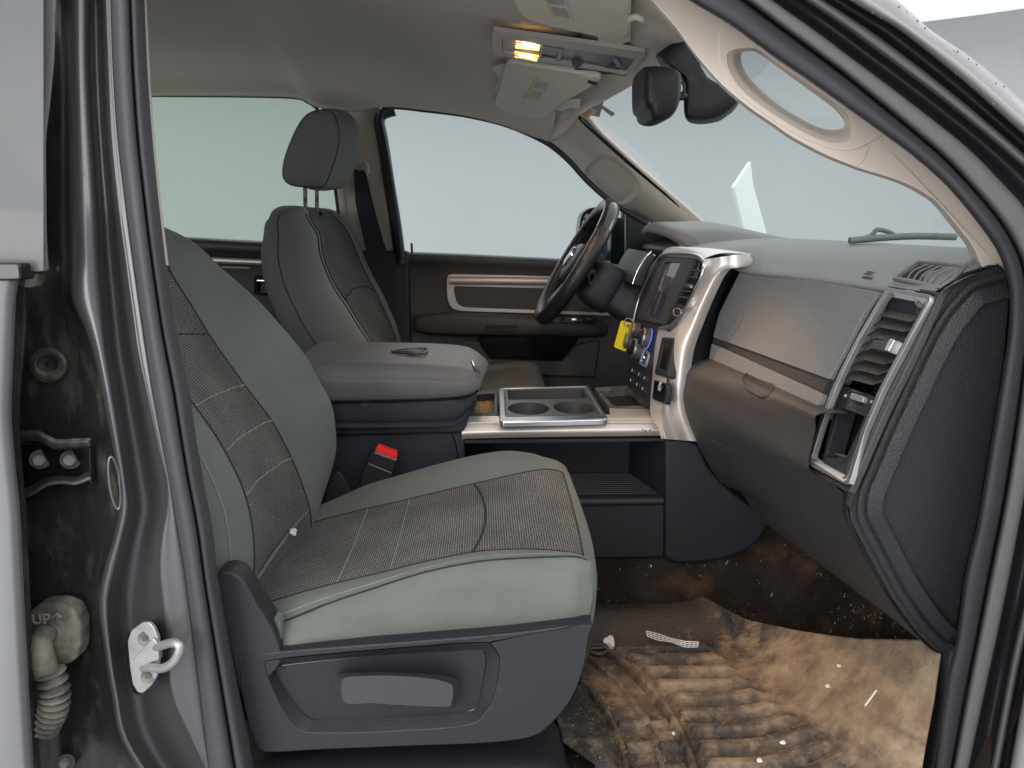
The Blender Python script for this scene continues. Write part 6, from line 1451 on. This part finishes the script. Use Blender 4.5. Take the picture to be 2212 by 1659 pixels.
# debris
def crumb(name, p, s, m, lab, cat, seed, flatn=.5, group=None):
    random.seed(seed); bm = bmesh.new(); bmesh.ops.create_icosphere(bm, subdivisions=2, radius=1)
    for v in bm.verts:
        v.co *= random.uniform(.6, 1.15); v.co = Vector((v.co.x * s[0], v.co.y * s[1], v.co.z * s[2]))
    me = bpy.data.meshes.new(name); bm.to_mesh(me); bm.free(); me.materials.append(m)
    o = bpy.data.objects.new(name, me); COL.objects.link(o); o.location = p + V(0, 0, s[2] * .4); o.rotation_euler = (0, 0, random.uniform(0, 3)); WO[o.name] = p.copy()
    return tag(o, lab, cat, group)
crumb('crumpled_tissue', onmat(1315, 1398), (.017, .015, .018), PAPER, 'crumpled white tissue at the rear edge of the muddy mat', 'tissue', 5)
rl = thing('rubber_clip', 'black rubber retaining loop lying beside the crumpled tissue', 'clip', onmat(1292, 1410))
c = onmat(1292, 1410, .008); tube('clip_ring', [c + V(.020 * math.cos(a), .013 * math.sin(a), .004 * math.sin(a)) for a in [k * .785 for k in range(8)]], .005, BLACKPL, rl, k=3, seg=8, closed=True)
tube('clip_bar', [c + V(-.016, 0, .002), c + V(.016, 0, .004)], .004, BLACKPL, rl, k=1, seg=8)
wr = thing('mesh_scrap', 'torn scrap of pale netting lying on the far part of the mat', 'scrap', onmat(1440, 1385))
Gm = []
wp = [(1395, 1374), (1420, 1378), (1450, 1388), (1480, 1398), (1508, 1404)]; wq = [(1398, 1384), (1420, 1392), (1450, 1402), (1480, 1408), (1506, 1407)]
ri, rj = 3, 14
A_ = [onmat(*p, .010) for p in wp]; B_ = [onmat(*p, .010) for p in wq]
A2 = resample(A_, rj); B2 = resample(B_, rj); vv_, ff2 = [], []
bm = bmesh.new()
for k in range(rj): pass
for f in (0, .33, .66, 1): tube('net_thread', [a.lerp(b, f) for a, b in zip(A2, B2)], .0010, PAPER, wr, k=1, seg=4)
for a, b in zip(A2, B2): tube('net_thread', [a, b], .0009, PAPER, wr, k=1, seg=4)
bm.free()
for i, (x, y, s, lab) in enumerate([(1514, 1298, .006, 'white crumb of paper on the dark carpet above the mat corner'), (1406, 1224, .004, 'tiny white speck on the carpet below the console shelf'),
    (1690, 1615, .006, 'white flaky crumb low on the ribbed part of the mat'), (1788, 1485, .006, 'round pale pebble on the ribs near the toe ramp'), (1812, 1443, .005, 'flat pale flake at the foot of the toe ramp'),
    (1455, 1590, .006, 'pale chip on the flat heel part of the mat'), (1640, 1652, .006, 'pale pebble at the lower edge of the view')]):
    if i < 2:
        p = P(x, y, Y=1.66 if i == 0 else 1.70)
        o = crumb('paper_crumb', p, (s, s * .6, s), PAPER, lab, 'crumb', 11 + i, group='pale crumbs on the floor')
        # rest on the carpet surface
    else: crumb('paper_crumb', onmat(x, y), (s, s * .8, s * .5), STICK if i != 2 else PAPER, lab, 'crumb', 11 + i, group='pale crumbs on the floor')
sx = thing('wood_splinter', 'thin pale splinter lying on the muddy toe ramp', 'splinter', onmat(1880, 1515))
tube('splinter_body', [onmat(1868, 1530, .004), onmat(1893, 1498, .004)], .0016, STICK, sx, k=1, seg=6)
# fine grit scattered on the mat
random.seed(21); gv, gf = [], []
for k in range(2600):
    X = random.uniform(.15, .60); Y = random.uniform(1.05, 1.56)
    if random.random() > .5 + .5 * math.sin(X * 31 + 3 * math.sin(Y * 17)) * math.cos(Y * 23 + 2): continue
    p = V(X, Y, matz(X, Y) + .0006); r = random.uniform(.0004, .0013) * (1 if random.random() < .95 else 1.8); n0 = len(gv)
    a0 = random.uniform(0, 6)
    for q in range(4): gv.append(p + V(math.cos(a0 + q * 1.571) * r, math.sin(a0 + q * 1.571) * r, 0))
    gv.append(p + V(0, 0, r))
    gf += [(n0 + q, n0 + (q + 1) % 4, n0 + 4) for q in range(4)]
o = mk('sawdust', gv, gf, mat('sawdust', (.36, .235, .11), .9), None, smooth=False); tag(o, 'loose tan sawdust and grit scattered over the mat', 'dirt', kind='stuff')
# crumbs in the console bin
random.seed(5); gv, gf = [], []
for k in range(240):
    p = zp(random.uniform(1020, 1066), random.uniform(868, 891), -.019); r = random.uniform(.0008, .0025); n0 = len(gv); a0 = random.uniform(0, 6)
    for q in range(4): gv.append(p + V(math.cos(a0 + q * 1.571) * r, math.sin(a0 + q * 1.571) * r, 0))
    gv.append(p + V(0, 0, r * 1.4)); gf += [(n0 + q, n0 + (q + 1) % 4, n0 + 4) for q in range(4)]
o = mk('bin_crumbs', gv, gf, mat('bin_crumbs', (.5, .36, .16), .9), None, smooth=False); tag(o, 'tan crumbs lying in the small console bin', 'crumbs', kind='stuff')
crumb('tissue_scrap', P(634, 1160, Y=1.33) + V(.0, 0, .006), (.009, .007, .009), PAPER, 'small white tissue scrap caught between seat cushion and backrest', 'tissue', 31)

# ================================================================ OUTSIDE THE WINDSCREEN
wi = thing('windscreen_wiper', 'grey windscreen wiper resting at the base of the glass', 'wiper', P(1950, 515, Y=1.7))
YW = 1.55
WG = mat('wiper_plastic', (.12, .14, .14), .5)
tube('wiper_blade', [P(x, y, Y=YW) for x, y in [(1835, 520), (1900, 514), (1980, 510), (2064, 512)]], .007, WG, wi, k=3, seg=8)
tube('wiper_arm', [P(x, y, Y=YW + .02) for x, y in [(1840, 522), (1880, 510), (1895, 496), (1925, 503), (1935, 513)]], .005, WG, wi, k=3, seg=8)
plate('cowl', [V(.98, 1.05, -.075), V(1.02, 2.6, -.075), V(1.35, 2.6, -.07), V(1.35, 1.05, -.07)], (0, 0, -.01), WG, wi, bevel=0)
fp = thing('foam_panel', 'curved white foam panel standing against the booth wall ahead of the truck', 'panel', P(1630, 500, Y=5.6))
a = [P(x, y, Y=5.2) for x, y in [(1584, 404), (1622, 347), (1628, 400), (1650, 480), (1664, 530), (1612, 530), (1600, 470)]]
plate('panel_sheet', a, (0.0, .06, 0), FOAM, fp, bevel=.01)
rgx = thing('ceiling_ring', 'thin white hoop under the booth ceiling at the upper right', 'ring', P(2050, 10, Y=3.0))
tube('ring_tube', [P(x, y, Y=3.2) for x, y in [(1900, 8), (1950, 13), (1994, 18), (2040, 12), (2086, 0), (2140, -24)]], .010, CEILM, rgx, k=3, seg=8)

# ================================================================ LAMPS THE TRUCK HAS
def spot(name, loc, tgt, power, size, blend, col, r=.02):
    l = bpy.data.lights.new(name, 'SPOT'); l.energy = power; l.spot_size = math.radians(size); l.spot_blend = blend; l.color = col; l.shadow_soft_size = r
    o = bpy.data.objects.new(name, l); COL.objects.link(o); o.location = loc; o.rotation_euler = (Vector(tgt) - Vector(loc)).to_track_quat('-Z', 'Y').to_euler()
LP = on(OP_, 1138, 100, .03); LP2 = on(OP_, 1136, 124, .03)
spot('map_lamp_light', LP, (.60, 1.16, -.9), 30, 44, .9, (1.0, .60, .33), .02)
spot('map_lamp_light_far', LP2, (.15, 2.15, -.6), 7, 100, .8, (1.0, .60, .36), .02)

# lint and crumbs on the carpet, drops on the windscreen
cpo = next(o for o in bpy.data.objects if o.name == 'carpet')
bvC = BVHTree.FromPolygons([v.co + WO[cpo.name] for v in cpo.data.vertices], [tuple(p.vertices) for p in cpo.data.polygons])
random.seed(77); gv, gf = [], []
for k in range(520):
    x, y = random.uniform(1290, 2030), random.uniform(1150, 1410)
    if random.random() < .5: x, y = random.gauss(1900, 90), random.gauss(1330, 40)
    h, n, _, _ = bvC.ray_cast(V(0, 0, 0), ray(x, y).normalized())
    if h is None: continue
    if n.dot(h) > 0: n = -n
    r = random.uniform(.0005, .0014) * (2 if random.random() < .04 else 1); u = n.orthogonal().normalized(); w = n.cross(u); a0 = random.uniform(0, 6); n0 = len(gv); st_ = random.choice([1, 1, 3])
    for q in range(4): gv.append(h + n * .0006 + u * math.cos(a0 + q * 1.571) * r * st_ + w * math.sin(a0 + q * 1.571) * r)
    gv.append(h + n * (r + .0006)); gf += [(n0 + q, n0 + (q + 1) % 4, n0 + 4) for q in range(4)]
o = mk('carpet_lint', gv, gf, mat('lint', (.30, .22, .13), .9), None, smooth=False); tag(o, 'lint and tiny crumbs scattered over the dark carpet', 'dirt', kind='stuff')
bvW = BVHTree.FromPolygons([v.co + WO[ws.name] for v in ws.data.vertices], [tuple(p.vertices) for p in ws.data.polygons])
gv, gf = [], []
for x, y in [(1250, 298 - 60), (1339, 160), (1350, 178), (1352, 190), (1388, 150), (1372, 158), (1336, 196), (1316, 206), (1694, 316), (1706, 304), (1728, 310), (1676, 326), (1700, 320)] + [(random.uniform(1550, 1700), random.uniform(488, 506)) for _ in range(10)]:
    h, n, _, _ = bvW.ray_cast(V(0, 0, 0), ray(x, y).normalized())
    if h is None: continue
    r = random.uniform(.0012, .0026); u = V(0, 1, 0); w = n.cross(u).normalized(); n0 = len(gv)
    for q in range(6): gv.append(h - n * .001 + u * math.cos(q * 1.047) * r + w * math.sin(q * 1.047) * r * .7)
    gv.append(h + n * .0008); gf += [(n0 + q, n0 + (q + 1) % 6, n0 + 6) for q in range(6)]
o = mk('water_drops', gv, gf, mat('drop_water', (.75, .8, .8), .1), cab); tag(o, kind='stuff')

# specks on the silver edge
for x, y, r in [(1378, 930, .0012), (1388, 928, .002), (1394, 931, .0024), (1404, 929, .0018), (1411, 933, .0014), (1070, 936, .0012), (1076, 938, .0014)]:
    c_ = P(x, y, Y=YC - .009); cyl('dirt_speck', c_, c_ + V(0, -.0012, 0), r, RUSTY, cn, seg=8)
# ================================================================ parts that belong to a larger thing
def adopt(holder, main, root):
    kids = [o for o in bpy.data.objects if o.parent == holder]; m = next(o for o in kids if o.name.split('.')[0] == main)
    m.parent = root; m.location = WO[m.name] - WO[root.name]; m['label'] = holder['label']
    for o in kids:
        if o is not m: o.parent = m; o.location = WO[o.name] - WO[m.name]
    bpy.data.objects.remove(holder)
adopt(sb, 'side_shield', ps)
adopt(hc, 'cover_shell', ps)
adopt(vt, 'vent_frame', da)
adopt(dv, 'vent_bezel', da)
